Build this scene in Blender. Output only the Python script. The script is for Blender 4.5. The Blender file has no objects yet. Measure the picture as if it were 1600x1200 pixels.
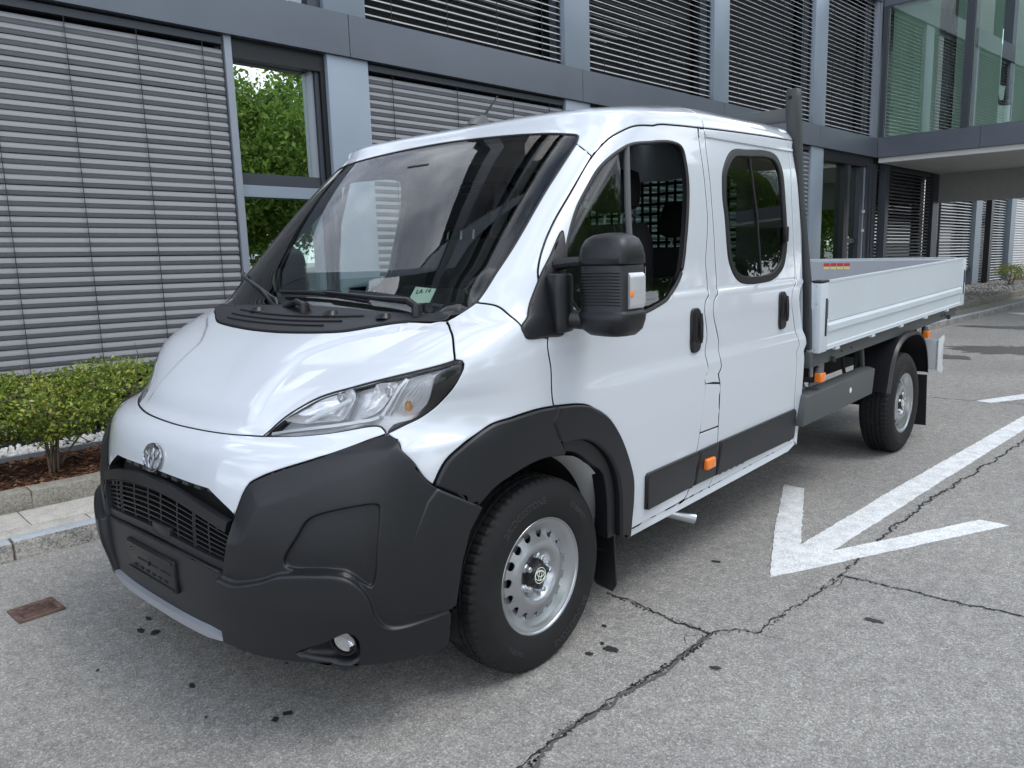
import bpy, bmesh, math, random
import numpy as np
from mathutils import Vector, Matrix, Euler
from mathutils.geometry import delaunay_2d_cdt
random.seed(7); rng = np.random.default_rng(7)
sc = bpy.context.scene
COL = sc.collection

# ------------------------------------------------------------------ camera
cam_d = bpy.data.cameras.new('camera'); cam = bpy.data.objects.new('camera', cam_d); COL.objects.link(cam)
cam_d.sensor_fit = 'HORIZONTAL'; cam_d.sensor_width = 36.0; cam_d.lens = 1227.2 / 1600 * 36.0
cam_d.clip_start = 0.05; cam_d.clip_end = 1000
_r = Vector((0.6710002, -0.7408408, -0.0302261)); _u = Vector((0.1449747, 0.0911104, 0.9852316)); _f = Vector((0.7271458, 0.6654726, -0.1685383))
M4 = Matrix((_r, _u, -_f)).transposed().to_4x4(); M4.translation = Vector((-2.09834, -2.78731, 1.56299))
cam.matrix_world = M4
sc.camera = cam

# ------------------------------------------------------------------ world: bright broken cloud
SUN_EL, SUN_AZ = math.radians(61), math.radians(297)      # azimuth: direction the light comes from, counter-clockwise from +X
w = bpy.data.worlds.new('World'); sc.world = w; w.use_nodes = True
nt = w.node_tree; nt.nodes.clear()
def N(t, **k):
    n = nt.nodes.new(t)
    for a, b in k.items(): setattr(n, a, b)
    return n
out = N('ShaderNodeOutputWorld'); bg = N('ShaderNodeBackground')
sky = N('ShaderNodeTexSky', sky_type='NISHITA'); sky.sun_disc = False
sky.sun_elevation = SUN_EL; sky.sun_rotation = math.pi / 2 - SUN_AZ; sky.air_density = 1.0; sky.dust_density = 1.5; sky.ozone_density = 1.2
tc = N('ShaderNodeTexCoord'); mp = N('ShaderNodeMapping'); mp.inputs['Scale'].default_value = (1, 1, 2.2)
ns = N('ShaderNodeTexNoise'); ns.inputs['Scale'].default_value = 2.3; ns.inputs['Detail'].default_value = 7; ns.inputs['Roughness'].default_value = .55
rp = N('ShaderNodeValToRGB'); rp.color_ramp.elements[0].position = .36; rp.color_ramp.elements[0].color = (.0, .0, .0, 1); rp.color_ramp.elements[1].position = .52
ns2 = N('ShaderNodeTexNoise'); ns2.inputs['Scale'].default_value = 4.0; ns2.inputs['Detail'].default_value = 5
rp2 = N('ShaderNodeValToRGB'); rp2.color_ramp.elements[0].position = .36; rp2.color_ramp.elements[0].color = (4.0, 4.7, 5.8, 1); rp2.color_ramp.elements[1].position = .64; rp2.color_ramp.elements[1].color = (15.0, 15.6, 16.6, 1)
mx = N('ShaderNodeMixRGB')
L = nt.links.new
L(tc.outputs['Generated'], mp.inputs[0]); L(mp.outputs[0], ns.inputs['Vector']); L(mp.outputs[0], ns2.inputs['Vector'])
L(ns.outputs['Fac'], rp.inputs[0]); L(ns2.outputs['Fac'], rp2.inputs[0]); L(rp.outputs[0], mx.inputs[0]); L(sky.outputs[0], mx.inputs[1]); L(rp2.outputs[0], mx.inputs[2])
L(mx.outputs[0], bg.inputs[0]); bg.inputs[1].default_value = 0.124; L(bg.outputs[0], out.inputs[0])

# ------------------------------------------------------------------ sun behind thin cloud
sd = bpy.data.lights.new('sun', 'SUN'); sun = bpy.data.objects.new('sun', sd); COL.objects.link(sun)
sd.energy = .9; sd.angle = math.radians(24); sd.color = (1, .97, .92)
_sv = Vector((math.cos(SUN_EL) * math.cos(SUN_AZ), math.cos(SUN_EL) * math.sin(SUN_AZ), math.sin(SUN_EL)))
sun.rotation_euler = _sv.to_track_quat('Z', 'Y').to_euler()
sc.view_settings.view_transform = 'Standard'; sc.view_settings.look = 'None'; sc.view_settings.exposure = 0.50; sc.view_settings.gamma = 1.0

# ------------------------------------------------------------------ materials
MATS = {}
def mat(name, col, rough=.5, metal=0., coat=0., bump=0., bscale=200., var=0., vscale=8., spec=.5, trans=0., alpha=1., ior=1.5):
    if name in MATS: return MATS[name]
    m = bpy.data.materials.new(name); m.use_nodes = True; t = m.node_tree; b = t.nodes['Principled BSDF']
    b.inputs['Base Color'].default_value = (*col, 1); b.inputs['Roughness'].default_value = rough; b.inputs['Metallic'].default_value = metal
    b.inputs['Coat Weight'].default_value = coat; b.inputs['Coat Roughness'].default_value = .03; b.inputs['Specular IOR Level'].default_value = spec
    b.inputs['Transmission Weight'].default_value = trans; b.inputs['IOR'].default_value = ior
    co = t.nodes.new('ShaderNodeTexCoord')
    if var:
        n = t.nodes.new('ShaderNodeTexNoise'); n.inputs['Scale'].default_value = vscale; n.inputs['Detail'].default_value = 6
        r = t.nodes.new('ShaderNodeMapRange'); r.inputs[1].default_value = .3; r.inputs[2].default_value = .7; r.inputs[3].default_value = 1 - var; r.inputs[4].default_value = 1 + var
        mm = t.nodes.new('ShaderNodeVectorMath'); mm.operation = 'SCALE'; mm.inputs[0].default_value = col
        t.links.new(co.outputs['Object'], n.inputs['Vector']); t.links.new(n.outputs['Fac'], r.inputs[0]); t.links.new(r.outputs[0], mm.inputs['Scale']); t.links.new(mm.outputs[0], b.inputs['Base Color'])
        r2 = t.nodes.new('ShaderNodeMapRange'); r2.inputs[3].default_value = rough * .85; r2.inputs[4].default_value = min(1, rough * 1.15)
        t.links.new(n.outputs['Fac'], r2.inputs[0]); t.links.new(r2.outputs[0], b.inputs['Roughness'])
    if bump:
        n = t.nodes.new('ShaderNodeTexNoise'); n.inputs['Scale'].default_value = bscale; n.inputs['Detail'].default_value = 3
        bp = t.nodes.new('ShaderNodeBump'); bp.inputs['Strength'].default_value = bump; bp.inputs['Distance'].default_value = .002
        t.links.new(co.outputs['Object'], n.inputs['Vector']); t.links.new(n.outputs['Fac'], bp.inputs['Height']); t.links.new(bp.outputs[0], b.inputs['Normal'])
    MATS[name] = m; return m
def glassmat(name, tint, refl=1.0, ior=1.5, base=0.0, gcol=(1, 1, 1)):
    m = bpy.data.materials.new(name); m.use_nodes = True; t = m.node_tree; t.nodes.clear()
    o = t.nodes.new('ShaderNodeOutputMaterial'); tr = t.nodes.new('ShaderNodeBsdfTransparent'); tr.inputs[0].default_value = (*tint, 1)
    gl = t.nodes.new('ShaderNodeBsdfGlossy'); gl.inputs['Roughness'].default_value = 0.0; gl.inputs[0].default_value = (*gcol, 1)
    fr = t.nodes.new('ShaderNodeFresnel'); fr.inputs[0].default_value = ior
    ma = t.nodes.new('ShaderNodeMath'); ma.operation = 'MULTIPLY_ADD'; ma.inputs[1].default_value = refl; ma.inputs[2].default_value = base; ma.use_clamp = True
    mi = t.nodes.new('ShaderNodeMixShader')
    t.links.new(fr.outputs[0], ma.inputs[0]); t.links.new(ma.outputs[0], mi.inputs[0]); t.links.new(tr.outputs[0], mi.inputs[1]); t.links.new(gl.outputs[0], mi.inputs[2]); t.links.new(mi.outputs[0], o.inputs[0])
    MATS[name] = m; return m
mat('white_paint', (.605, .645, .695), rough=.18, coat=1.0)
mat('emblem_chrome', (.30, .31, .33), rough=.10, metal=1.0)
mat('white_flange', (.62, .63, .62), rough=.5)
mat('black_plastic', (.009, .0102, .0125), rough=.40, spec=.48, bump=.12, bscale=1100, var=.12, vscale=3)
mat('black_smooth', (.011, .011, .013), rough=.35, spec=.45)
mat('black_matte', (.008, .008, .009), rough=.85)
mat('rubber', (.011, .011, .012), rough=.7, spec=.35, var=.25, vscale=18, bump=.3, bscale=300)
mat('rubber_text', (.034, .034, .036), rough=.5)
mat('rim_silver', (.46, .48, .50), rough=.30, metal=.88)
mat('chrome', (.66, .67, .69), rough=.05, metal=1.0)
mat('bolt_metal', (.6, .62, .65), rough=.3, metal=.9)
mat('aluminium', (.62, .68, .72), rough=.42, metal=.15, var=.03, vscale=2)
mat('alu_bright', (.72, .75, .77), rough=.35, metal=.3)
mat('floor_grey', (.38, .39, .42), rough=.6)
mat('frame_grey', (.070, .078, .080), rough=.48, var=.08, vscale=3)
mat('under_black', (.010, .010, .011), rough=.8)
mat('interior', (.007, .007, .008), rough=.8)
mat('fabric_black', (.012, .012, .013), rough=.95)
mat('interior_grey', (.10, .105, .11), rough=.7); mat('pillar_trim', (.19, .20, .20), rough=.8)
mat('skid_silver', (.36, .38, .42), rough=.4, metal=.4)
mat('orange_lens', (.90, .22, .015), rough=.12, coat=.6)
mat('amber', (.85, .45, .22), rough=.12, metal=.4)
mat('sticker_red', (.62, .04, .06), rough=.5); mat('sticker_yellow', (.75, .66, .25), rough=.5)
mat('paper', (.72, .80, .70), rough=.8); mat('ink', (.02, .02, .03), rough=.7)
mat('dark_seal', (.012, .012, .013), rough=.45)
glassmat('car_glass', (.74, .84, .80), refl=1.15, ior=1.5, base=.0)
glassmat('side_glass', (.68, .78, .74), refl=1.1, ior=1.5, base=.0)
glassmat('lens_glass', (.97, .97, .97), refl=1.0, ior=1.45)
glassmat('privacy_glass', (.46, .56, .51), refl=1.0, ior=1.5, base=.0)

# ------------------------------------------------------------------ mesh helpers
def link(o, parent=None):
    COL.objects.link(o)
    if parent is not None: o.parent = parent
    return o
def empty(name, loc=(0, 0, 0)):
    o = bpy.data.objects.new(name, None); o.location = loc; o.empty_display_size = .2; COL.objects.link(o); return o
def tag(o, label=None, cat=None, group=None, kind=None):
    if label: o['label'] = label
    if cat: o['category'] = cat
    if group: o['group'] = group
    if kind: o['kind'] = kind
    return o
class MB:
    def __init__(s): s.v = []; s.f = []
    def add(s, vs, fs):
        k = len(s.v); s.v += [tuple(map(float, q)) for q in vs]; s.f += [tuple(i + k for i in q) for q in fs]; return s
    def box(s, a, b, fn=None):
        (x0, y0, z0), (x1, y1, z1) = a, b
        vs = [(x0, y0, z0), (x1, y0, z0), (x1, y1, z0), (x0, y1, z0), (x0, y0, z1), (x1, y0, z1), (x1, y1, z1), (x0, y1, z1)]
        if fn: vs = [fn(*q) for q in vs]
        return s.add(vs, [(0, 3, 2, 1), (4, 5, 6, 7), (0, 1, 5, 4), (1, 2, 6, 5), (2, 3, 7, 6), (3, 0, 4, 7)])
    def loft(s, rings, cap=True):
        n = len(rings[0]); vs = [q for r in rings for q in r]; fs = []
        for i in range(len(rings) - 1):
            for j in range(n):
                a = i * n + j; b = i * n + (j + 1) % n; fs.append((a, b, b + n, a + n))
        if cap: fs.append(tuple(range(n))[::-1]); fs.append(tuple(range((len(rings) - 1) * n, len(rings) * n)))
        return s.add(vs, fs)
    def prism(s, poly, d):          # 3-D polygon extruded by vector d
        d = Vector(d); return s.loft([[tuple(q) for q in poly], [tuple(Vector(q) + d) for q in poly]])
    def tube(s, pts, r, n=8, cap=True):
        pts = [Vector(q) for q in pts]; rs = r if isinstance(r, (list, tuple)) else [r] * len(pts); rings = []
        up = None
        for i, q in enumerate(pts):
            t = (pts[min(i + 1, len(pts) - 1)] - pts[max(i - 1, 0)]).normalized()
            if up is None: up = Vector((0, 0, 1)) if abs(t.z) < .9 else Vector((1, 0, 0))
            a = t.cross(up).normalized(); b = a.cross(t).normalized(); up = b
            rings.append([tuple(q + (a * math.cos(k * 2 * math.pi / n) + b * math.sin(k * 2 * math.pi / n)) * rs[i]) for k in range(n)])
        return s.loft(rings, cap)
    def closedtube(s, pts, r, n=8):
        pts = [Vector(q) for q in pts]; m = len(pts); rings = []
        for i, q in enumerate(pts):
            t = (pts[(i + 1) % m] - pts[i - 1]).normalized()
            up = Vector((0, 0, 1)) if abs(t.z) < .9 else Vector((1, 0, 0))
            if s.__dict__.get('up') is not None: up = s.up
            a = t.cross(up).normalized(); b = a.cross(t).normalized()
            rings.append([tuple(q + (a * math.cos(k * 2 * math.pi / n) + b * math.sin(k * 2 * math.pi / n)) * r) for k in range(n)])
        rings.append(rings[0]); return s.loft(rings, False)
    def lathe(s, prof, n=48, axis='y', c=(0, 0, 0), fn=None):   # prof: (radius, along)
        rings = []
        for j in range(n):
            a = 2 * math.pi * j / n; ring = []
            for i, (r, h) in enumerate(prof):
                if fn: r = fn(i, j, r)
                ca, sa = r * math.cos(a), r * math.sin(a)
                q = {'y': (ca, h, sa), 'z': (ca, sa, h), 'x': (h, ca, sa)}[axis]
                ring.append((q[0] + c[0], q[1] + c[1], q[2] + c[2]))
            rings.append(ring)
        m = len(prof); vs = [q for r in rings for q in r]; fs = []
        for j in range(n):
            for i in range(m - 1):
                a = j * m + i; b = ((j + 1) % n) * m + i; fs.append((a, b, b + 1, a + 1))
        return s.add(vs, fs)
    def build(s, name, m, parent=None, smooth=False, bevel=0., seg=2, angle=35):
        me = bpy.data.meshes.new(name); me.from_pydata(s.v, [], s.f); me.update()
        bm = bmesh.new(); bm.from_mesh(me); bmesh.ops.recalc_face_normals(bm, faces=bm.faces)
        if bevel:
            bmesh.ops.remove_doubles(bm, verts=bm.verts, dist=1e-5)
            es = [e for e in bm.edges if len(e.link_faces) == 2 and e.calc_face_angle(0) > math.radians(25)]
            bmesh.ops.bevel(bm, geom=es, offset=bevel, segments=seg, affect='EDGES', profile=.5, clamp_overlap=True)
        bm.to_mesh(me); bm.free()
        me.materials.append(MATS[m] if isinstance(m, str) else m)
        o = bpy.data.objects.new(name, me); link(o, parent)
        if smooth or bevel:
            me.shade_smooth(); me.set_sharp_from_angle(angle=math.radians(angle))
        return o
def copy_tree(o, parent=None, loc=None, scale=None, rotz=None):
    c = o.copy(); COL.objects.link(c)
    if parent is not None: c.parent = parent
    if loc is not None: c.location = loc
    if scale is not None: c.scale = scale
    if rotz is not None: c.rotation_euler.z = rotz
    for ch in list(o.children): copy_tree(ch, c)
    return c
def text_mesh(body, size, ext=.001):
    cu = bpy.data.curves.new('lettering', 'FONT'); cu.body = body; cu.size = size; cu.extrude = ext; cu.align_x = 'CENTER'; cu.resolution_u = 3
    o = bpy.data.objects.new('lettering', cu); COL.objects.link(o)
    bpy.context.view_layer.update()
    me = bpy.data.meshes.new_from_object(o.evaluated_get(bpy.context.evaluated_depsgraph_get()))
    bpy.data.objects.remove(o); bpy.data.curves.remove(cu); return me
def sellipse(cx, cy, hx, hy, z, n=4, m=40):
    r = []
    for k in range(m):
        a = 2 * math.pi * k / m; c, s_ = math.cos(a), math.sin(a)
        r.append((cx + hx * math.copysign(abs(c) ** (2 / n), c), cy + hy * math.copysign(abs(s_) ** (2 / n), s_), z))
    return r

# ------------------------------------------------------------------ cab surface: plan sections (s along the outline, t height)
def pch(xs,ys):
    xs=np.array(xs,float);ys=np.array(ys,float);h=np.diff(xs);d=np.diff(ys)/h
    m=np.zeros_like(ys)
    for i in range(1,len(xs)-1):
        if d[i-1]*d[i]>0:
            w1=2*h[i]+h[i-1];w2=h[i]+2*h[i-1];m[i]=(w1+w2)/(w1/d[i-1]+w2/d[i])
    m[0]=d[0];m[-1]=d[-1]
    def f(x):
        x=np.clip(np.asarray(x,float),xs[0],xs[-1]);i=np.clip(np.searchsorted(xs,x,side='right')-1,0,len(xs)-2)
        t=(x-xs[i])/h[i];t2=t*t;t3=t2*t
        return (2*t3-3*t2+1)*ys[i]+(t3-2*t2+t)*h[i]*m[i]+(-2*t3+3*t2)*ys[i+1]+(t3-t2)*h[i]*m[i+1]
    return f
MR=2.9
XF=pch([.15,.25,.35,.5,.65,.8,.9,.95,.985,1.03,1.08,1.15,1.22,1.27,1.305,1.335,1.5,1.8,2.0,2.06],[-.86,-.945,-.965,-.978,-.978,-.965,-.945,-.92,-.845,-.80,-.745,-.652,-.545,-.45,-.37,-.285,-.11,.19,.41,.485])
WD=pch([.15,.4,.6,.9,1.15,1.3,1.6,1.9,2.06],[.97,1.015,1.025,1.03,1.03,1.02,.99,.94,.895])
AX=pch([.15,.5,.9,1.0,1.2,1.335,1.6,2.06],[.85,.9,.9,.85,.7,.6,.5,.45])
NEXP=pch([.15,.5,.9,.97,1.02,1.08,1.14,1.22,1.335,1.6,2.06],[2.9,3.0,2.8,2.7,2.55,2.8,3.5,4.4,4.6,4.4,4.4])
ROOFH=pch([-1,.5,.9,1.4,2.3],[.10,.11,.155,.20,.205])
FLW=pch([.1,1.3,1.6,1.9,2.06],[0,0,.014,.03,.042])
Z0=2.06; DZ=.30     # cap: t in [Z0, Z0+DZ] -> r 1..0
# reference arclength table for superellipse n=2.8,a=.95,w=1.0
_ph=np.linspace(0,np.pi/2,4001)
def _se(ph,n): c=np.abs(np.cos(ph))**(2/n); s=np.abs(np.sin(ph))**(2/n); return c,s
_c,_s=_se(_ph,2.6)
_L=np.concatenate([[0],np.cumsum(np.hypot(np.diff(_c)*.95,np.diff(_s)*1.0))]); SC=_L[-1]
def slicepts(s,z):
    sg=np.sign(s)+(s==0); s=np.abs(s)
    ph=np.interp(np.minimum(s,SC),_L,_ph)
    # ref unit point in superellipse n_ref -> use as angle-like param, reshape with n(z)
    n=NEXP(z); c=np.abs(np.cos(ph))**(2/2.6); q=np.abs(np.sin(ph))**(2/2.6)
    # radial reshape: find k s.t. (k c)^n+(k q)^n=1
    k=((c+1e-9)**n+(q+1e-9)**n)**(-1/n); c=c*k;q=q*k
    a=AX(z); xf=XF(z); w=WD(z)
    x=xf+a*(1-c); y=w*q
    ex=np.maximum(s-SC,0)
    x=x+ex
    y=y+FLW(z)*(1-np.exp(-(np.maximum(x-.2,0)/.5)**2))
    return x,-sg*y
def S(s,t):
    s=np.asarray(s,float);t=np.asarray(t,float)
    z=np.minimum(t,Z0); x,y=slicepts(s,z)
    r=np.clip(1-(t-Z0)/DZ,0,1)
    cap=t>Z0
    H=ROOFH(x)
    # dome
    rr=np.sin(r*np.pi/2)**(2/MR)
    zz=Z0+H*np.abs(np.cos(r*np.pi/2))**(2/MR)
    xc=np.where(x<1.35,1.35+(x-1.35)*rr,x); 
    X=np.where(cap,xc,x);Y=np.where(cap,y*rr,y);Zq=np.where(cap,zz,z)
    return np.stack([X,Y,Zq],-1)

# outlines of the panels in (s, t)
FT={'arch_in':[(1.3144,0.7396),(1.3809,0.7828),(1.4737,0.8086),(1.5582,0.824),(1.6473,0.828),(1.7591,0.8135)],
'arch_in2':[(1.759,0.8626),(1.8786,0.8464),(2.0045,0.7716),(2.079,0.6835),(2.1133,0.5816),(2.1396,0.3894)],
'arch_out':[(1.1361,0.8346),(1.1727,0.906),(1.2378,0.9514),(1.2805,0.9862),(1.3875,0.9994),(1.513,1.0071),(1.6295,1.0032)],
'arch_out2':[(1.6295,1.0032),(1.7897,0.985),(1.9431,0.9432),(2.0543,0.8671),(2.1467,0.76),(2.2129,0.6387),(2.2259,0.5387),(2.2236,0.4352),(2.2209,0.3559)],
'bump_bot':[(1.187,0.4127),(1.1818,0.2932),(1.1469,0.2789),(1.0162,0.2852),(0.8808,0.2953),(0.7579,0.306),(0.636,0.3055),(0.5234,0.3099),(0.4144,0.321)],
'bump_fend':[(0.9019,0.9986),(0.9928,0.962),(1.049,0.9225),(1.1074,0.857),(1.1361,0.8346)],
'bump_top':[(0.9019,0.9986),(0.8507,0.9856),(0.7558,0.9487),(0.6636,0.9183),(0.5918,0.8916),(0.5594,0.8755),(0.5371,0.8617),(0.516,0.8298),(0.4982,0.7872),(0.4841,0.7506)],
'chin_top':[(0.4417,0.5593),(0.5114,0.5512),(0.6128,0.5781),(0.6811,0.6043),(0.8605,0.6004),(0.9253,0.5358),(0.9495,0.4567),(0.9831,0.4172),(1.1872,0.4196)],
'cowl_front':[(0.337,1.2724),(0.4451,1.281),(0.5805,1.3063),(0.6565,1.3153),(0.7343,1.3286)],
'crease_belt':[(2.572,1.3283),(2.8236,1.334),(3.1061,1.3404),(3.4187,1.351)],
'crease_low':[(1.755,0.9992),(1.9937,1.0302),(2.6412,1.0516),(2.7987,1.0476)],
'door_front':[(1.625,1.0061),(1.5512,1.1331),(1.3972,1.2523)],
'door_rear':[(1.8945,2.0677),(2.0245,1.9375),(2.1594,1.7944),(2.2906,1.6512),(2.4504,1.3626),(2.6764,1.1455),(2.6802,1.0414),(2.7644,0.9274),(2.7684,0.6914),(2.7507,0.619),
(2.7127,0.452),(2.6536,0.4176),(2.5671,0.3948)],
'door_top':[(1.1676,1.2854),(0.998,1.4931),(0.9683,1.5779),(0.9635,1.6581),(0.9811,1.7701),(0.9979,1.9119),(1.0459,1.9848),(1.115,2.0198),(1.2097,2.046),(1.4927,2.061),
(1.7393,2.0671),(1.8948,2.0693)],
'fend_seam':[(0.7878,1.3864),(0.8721,1.3749),(0.9796,1.3357),(1.1045,1.3053),(1.1762,1.2812)],
'flare_low':[(1.1363,0.8326),(1.3145,0.7374),(1.2651,0.6715),(1.2308,0.5702),(1.205,0.4305),(1.1873,0.4219),(0.9997,0.4209),(0.9831,0.4172),(0.9495,0.4567),(0.9906,0.5373),
(1.0364,0.6145),(1.0617,0.6894),(1.1051,0.7976)],
'fog':[(0.8699,0.3766)],
'foghole':[(0.6978,0.3411),(0.7972,0.3889),(0.8658,0.4186),(0.8904,0.3842),(0.8834,0.3027),(0.7591,0.3161)],
'handle1':[(2.3573,1.2855),(2.5243,1.2794),(2.6725,1.0762),(2.5139,1.0856)],
'handle2':[(3.2174,1.3111),(3.4226,1.3004),(3.5994,1.0902),(3.4241,1.0997)],
'hl_low':[(0.9009,1.0003),(0.8742,1.0187),(0.8481,1.0231),(0.717,1.0059),(0.6121,0.9949),(0.4781,0.9847)],
'hl_rear':[(0.9424,1.2169),(0.9729,1.2135),(1.0035,1.1916),(1.0337,1.1227),(1.0273,1.0789),(0.9978,1.0452),(0.9555,1.0246),(0.9009,1.0003)],
'hood_gap':[(0.9402,1.2188),(0.9175,1.2357),(0.8388,1.2868),(0.7797,1.3133),(0.7343,1.3286)],
'hood_side':[(0.4781,0.9847),(0.501,1.0344),(0.5321,1.065),(0.5898,1.1071),(0.6752,1.1402),(0.7568,1.1672),(0.8384,1.1897),(0.9241,1.2106),(0.9424,1.2169)],
'mirror_base':[(1.0324,1.627),(1.028,1.5364),(1.0182,1.4598),(1.0202,1.3744),(1.0863,1.3133),(1.1755,1.2775),(1.2343,1.2588),(1.3935,1.2545),(1.5109,1.2553),(1.2769,1.3744),
(1.1441,1.5343)],
'mould_f':[(2.3048,0.6113),(2.7449,0.6172),(2.7115,0.4616),(2.3754,0.4444),(2.3278,0.469)],
'mould_m':[(2.7627,0.6164),(2.9532,0.6202),(2.9387,0.4534),(2.7297,0.4571)],
'mould_r':[(2.9854,0.62),(3.5266,0.633),(3.863,0.6091),(3.8637,0.4517),(3.5517,0.4577),(2.9648,0.4503)],
'pocket':[(0.9609,0.805),(0.9275,0.81),(0.7834,0.7852),(0.7487,0.7654),(0.7203,0.7173),(0.677,0.6395),(0.6819,0.6169),(0.7025,0.61),(0.8606,0.6024),(0.8831,0.5884),
(0.9355,0.5453),(0.948,0.5649),(0.9601,0.6575),(0.966,0.777)],
'rdoor_front':[(1.9535,2.0703),(2.0695,1.9404),(2.1999,1.7958),(2.448,1.5056),(2.5529,1.3431),(2.8076,1.0987),(2.8068,1.0264),(2.9148,0.9056),(2.9523,0.696),(2.966,0.6207),
(2.9524,0.4468),(2.9053,0.387)],
'rdoor_rear':[(2.877,2.0833),(3.0803,1.825),(3.35,1.4824),(3.4523,1.3428),(3.7148,1.0626),(3.792,0.9206),(3.831,0.7025),(3.8812,0.5462)],
'rdoor_top':[(1.9535,2.0703),(2.2716,2.0759),(2.6348,2.0814),(2.877,2.0833)],
'roofseam':[(2.0707,2.1529),(1.9541,2.0908),(1.9535,2.0703)],
'sill_bot':[(2.2248,0.3402),(2.5789,0.3453),(2.9152,0.3517),(3.5729,0.3697),(3.8391,0.3774)],
'sill_line':[(2.2259,0.3774),(2.5677,0.3916),(2.9046,0.3904),(3.561,0.4124),(3.9047,0.4282)],
'skid':[(0.416,0.3265),(0.4333,0.3561),(-0.3727,0.3653)],
'win_f':[(1.1441,1.5343),(1.1003,1.6148),(1.0733,1.7091),(1.0778,1.7723),(1.0939,1.858),(1.1474,1.9111),(1.206,1.9422),(1.2833,1.9667),(1.5622,1.9884),(1.7238,1.9997),
(1.8141,1.983),(1.9003,1.9146),(2.0154,1.7897),(2.139,1.5816),(2.1835,1.458),(2.152,1.3785),(2.1014,1.3302),(2.0428,1.2994),(1.8221,1.2879),(1.4854,1.3229),
(1.2435,1.4198)],
'win_r_out':[(2.3176,1.8027),(2.248,1.914),(2.2654,1.9924),(2.4402,2.0156),(2.6545,2.0249),(2.758,2.0109),(2.8691,1.9499),(2.9994,1.8223),(3.2354,1.5187),(3.2453,1.435),
(3.1758,1.3784),(3.0123,1.3606),(2.7902,1.3713),(2.6887,1.409),(2.6115,1.4717),(2.4296,1.6814)],
'ws_side':[(0.7878,1.3864),(0.8043,1.4498),(0.826,1.5677),(0.8435,1.7684),(0.8576,1.8861),(0.8658,1.9679)]}
SIDE_D = pch([.2, .42, .60, .95, 1.02, 1.075, 1.16, 1.315, 1.335, 1.36, 1.6, 2.4], [0, .0, .006, .014, .014, .002, .004, .010, .009, -.001, 0, 0])
def nrm(s, t, fn=None, h=2e-4):
    k = np.where(np.abs(t - 2.065) < .05, .03, h)          # soften the turn from the side into the roof
    P0 = fn(s, t); a = (fn(s + h, t) - fn(s - h, t)); b = (fn(s, t + k) - fn(s, t - k))
    n = np.cross(a, b); l = np.linalg.norm(n, axis=-1, keepdims=True); n = n / np.maximum(l, 1e-12)
    c = P0 - np.stack([np.clip(P0[..., 0], .2, 1.6), 0 * P0[..., 0], np.minimum(P0[..., 2], 1.4) * .9 + .05], -1)
    sg = np.sign((n * c).sum(-1, keepdims=True)); return n * np.where(sg == 0, 1, sg)
def sm(x, a, b): x = np.clip((x - a) / (b - a), 0, 1); return x * x * (3 - 2 * x)
HD = pch([.95, 1.05, 1.12, 1.2, 1.26, 1.31, 1.4], [.40, .375, .36, .36, .47, .66, .8])
def base(s, t):
    s = np.asarray(s, float); t = np.asarray(t, float); P = S(s, t); n0 = nrm(s, t, S)
    d = SIDE_D(np.minimum(t, 2.39)) * sm(P[..., 0], .05, .45)
    a = np.abs(s); hood = (t > .97) & (t < 1.36)
    d = d + np.where(hood, .014 * sm(HD(t) - a, -.025, .025) * sm(t, .99, 1.06), 0)
    return P + n0 * d[..., None]
def pt(s, t, off=0.):
    s = np.array([float(s)]); t = np.array([float(t)]); return Vector((base(s, t) + nrm(s, t, base) * off)[0])
def pts(st, off=0.):
    a = np.array(st, float); return [Vector(q) for q in base(a[:, 0], a[:, 1]) + nrm(a[:, 0], a[:, 1], base) * off]
def nv(s, t): return Vector(nrm(np.array([float(s)]), np.array([float(t)]), base)[0])
def crv(c, step=.02):
    c = [np.array(q, float) for q in c]
    if len(c) == 2:
        m = max(2, int(np.linalg.norm(c[1] - c[0]) / step) + 1); return [c[0] + (c[1] - c[0]) * k / m for k in range(m + 1)]
    e = [2 * c[0] - c[1]] + c + [2 * c[-1] - c[-2]]; o = []
    for i in range(1, len(e) - 2):
        p0, p1, p2, p3 = e[i - 1:i + 3]; t0 = 0; d = lambda a, b: max(np.linalg.norm(b - a) ** .5, 1e-4)
        t1 = t0 + d(p0, p1); t2 = t1 + d(p1, p2); t3 = t2 + d(p2, p3); m = max(2, int(np.linalg.norm(p2 - p1) / step) + 1)
        for k in range(m):
            t = t1 + (t2 - t1) * k / m
            a1 = (t1 - t) / (t1 - t0) * p0 + (t - t0) / (t1 - t0) * p1; a2 = (t2 - t) / (t2 - t1) * p1 + (t - t1) / (t2 - t1) * p2; a3 = (t3 - t) / (t3 - t2) * p2 + (t - t2) / (t3 - t2) * p3
            b1 = (t2 - t) / (t2 - t0) * a1 + (t - t0) / (t2 - t0) * a2; b2 = (t3 - t) / (t3 - t1) * a2 + (t - t1) / (t3 - t1) * a3
            o.append((t2 - t) / (t2 - t1) * b1 + (t - t1) / (t2 - t1) * b2)
    o.append(c[-1]); return o
def closed(c, step=.02):
    c = list(c); k = crv([c[-2], c[-1]] + c + [c[0], c[1]], step)
    # keep the part from c[0] to c[-1]->c[0]
    a = np.array(k); i0 = np.argmin(np.linalg.norm(a[:len(a) // 2] - np.array(c[0]), axis=1)); i1 = len(a) // 2 + np.argmin(np.linalg.norm(a[len(a) // 2:] - np.array(c[0]), axis=1))
    return [tuple(q) for q in a[i0:i1]]
def loop(*cs, step=.02):
    o = []
    for c in cs:
        for q in crv(c, step):
            if not o or np.linalg.norm(o[-1] - q) > .004: o.append(q)
    while len(o) > 3 and np.linalg.norm(o[0] - o[-1]) < .004: o.pop()
    return [tuple(q) for q in o]
def mir(c): return [(-a, b) for a, b in c][::-1]
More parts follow.
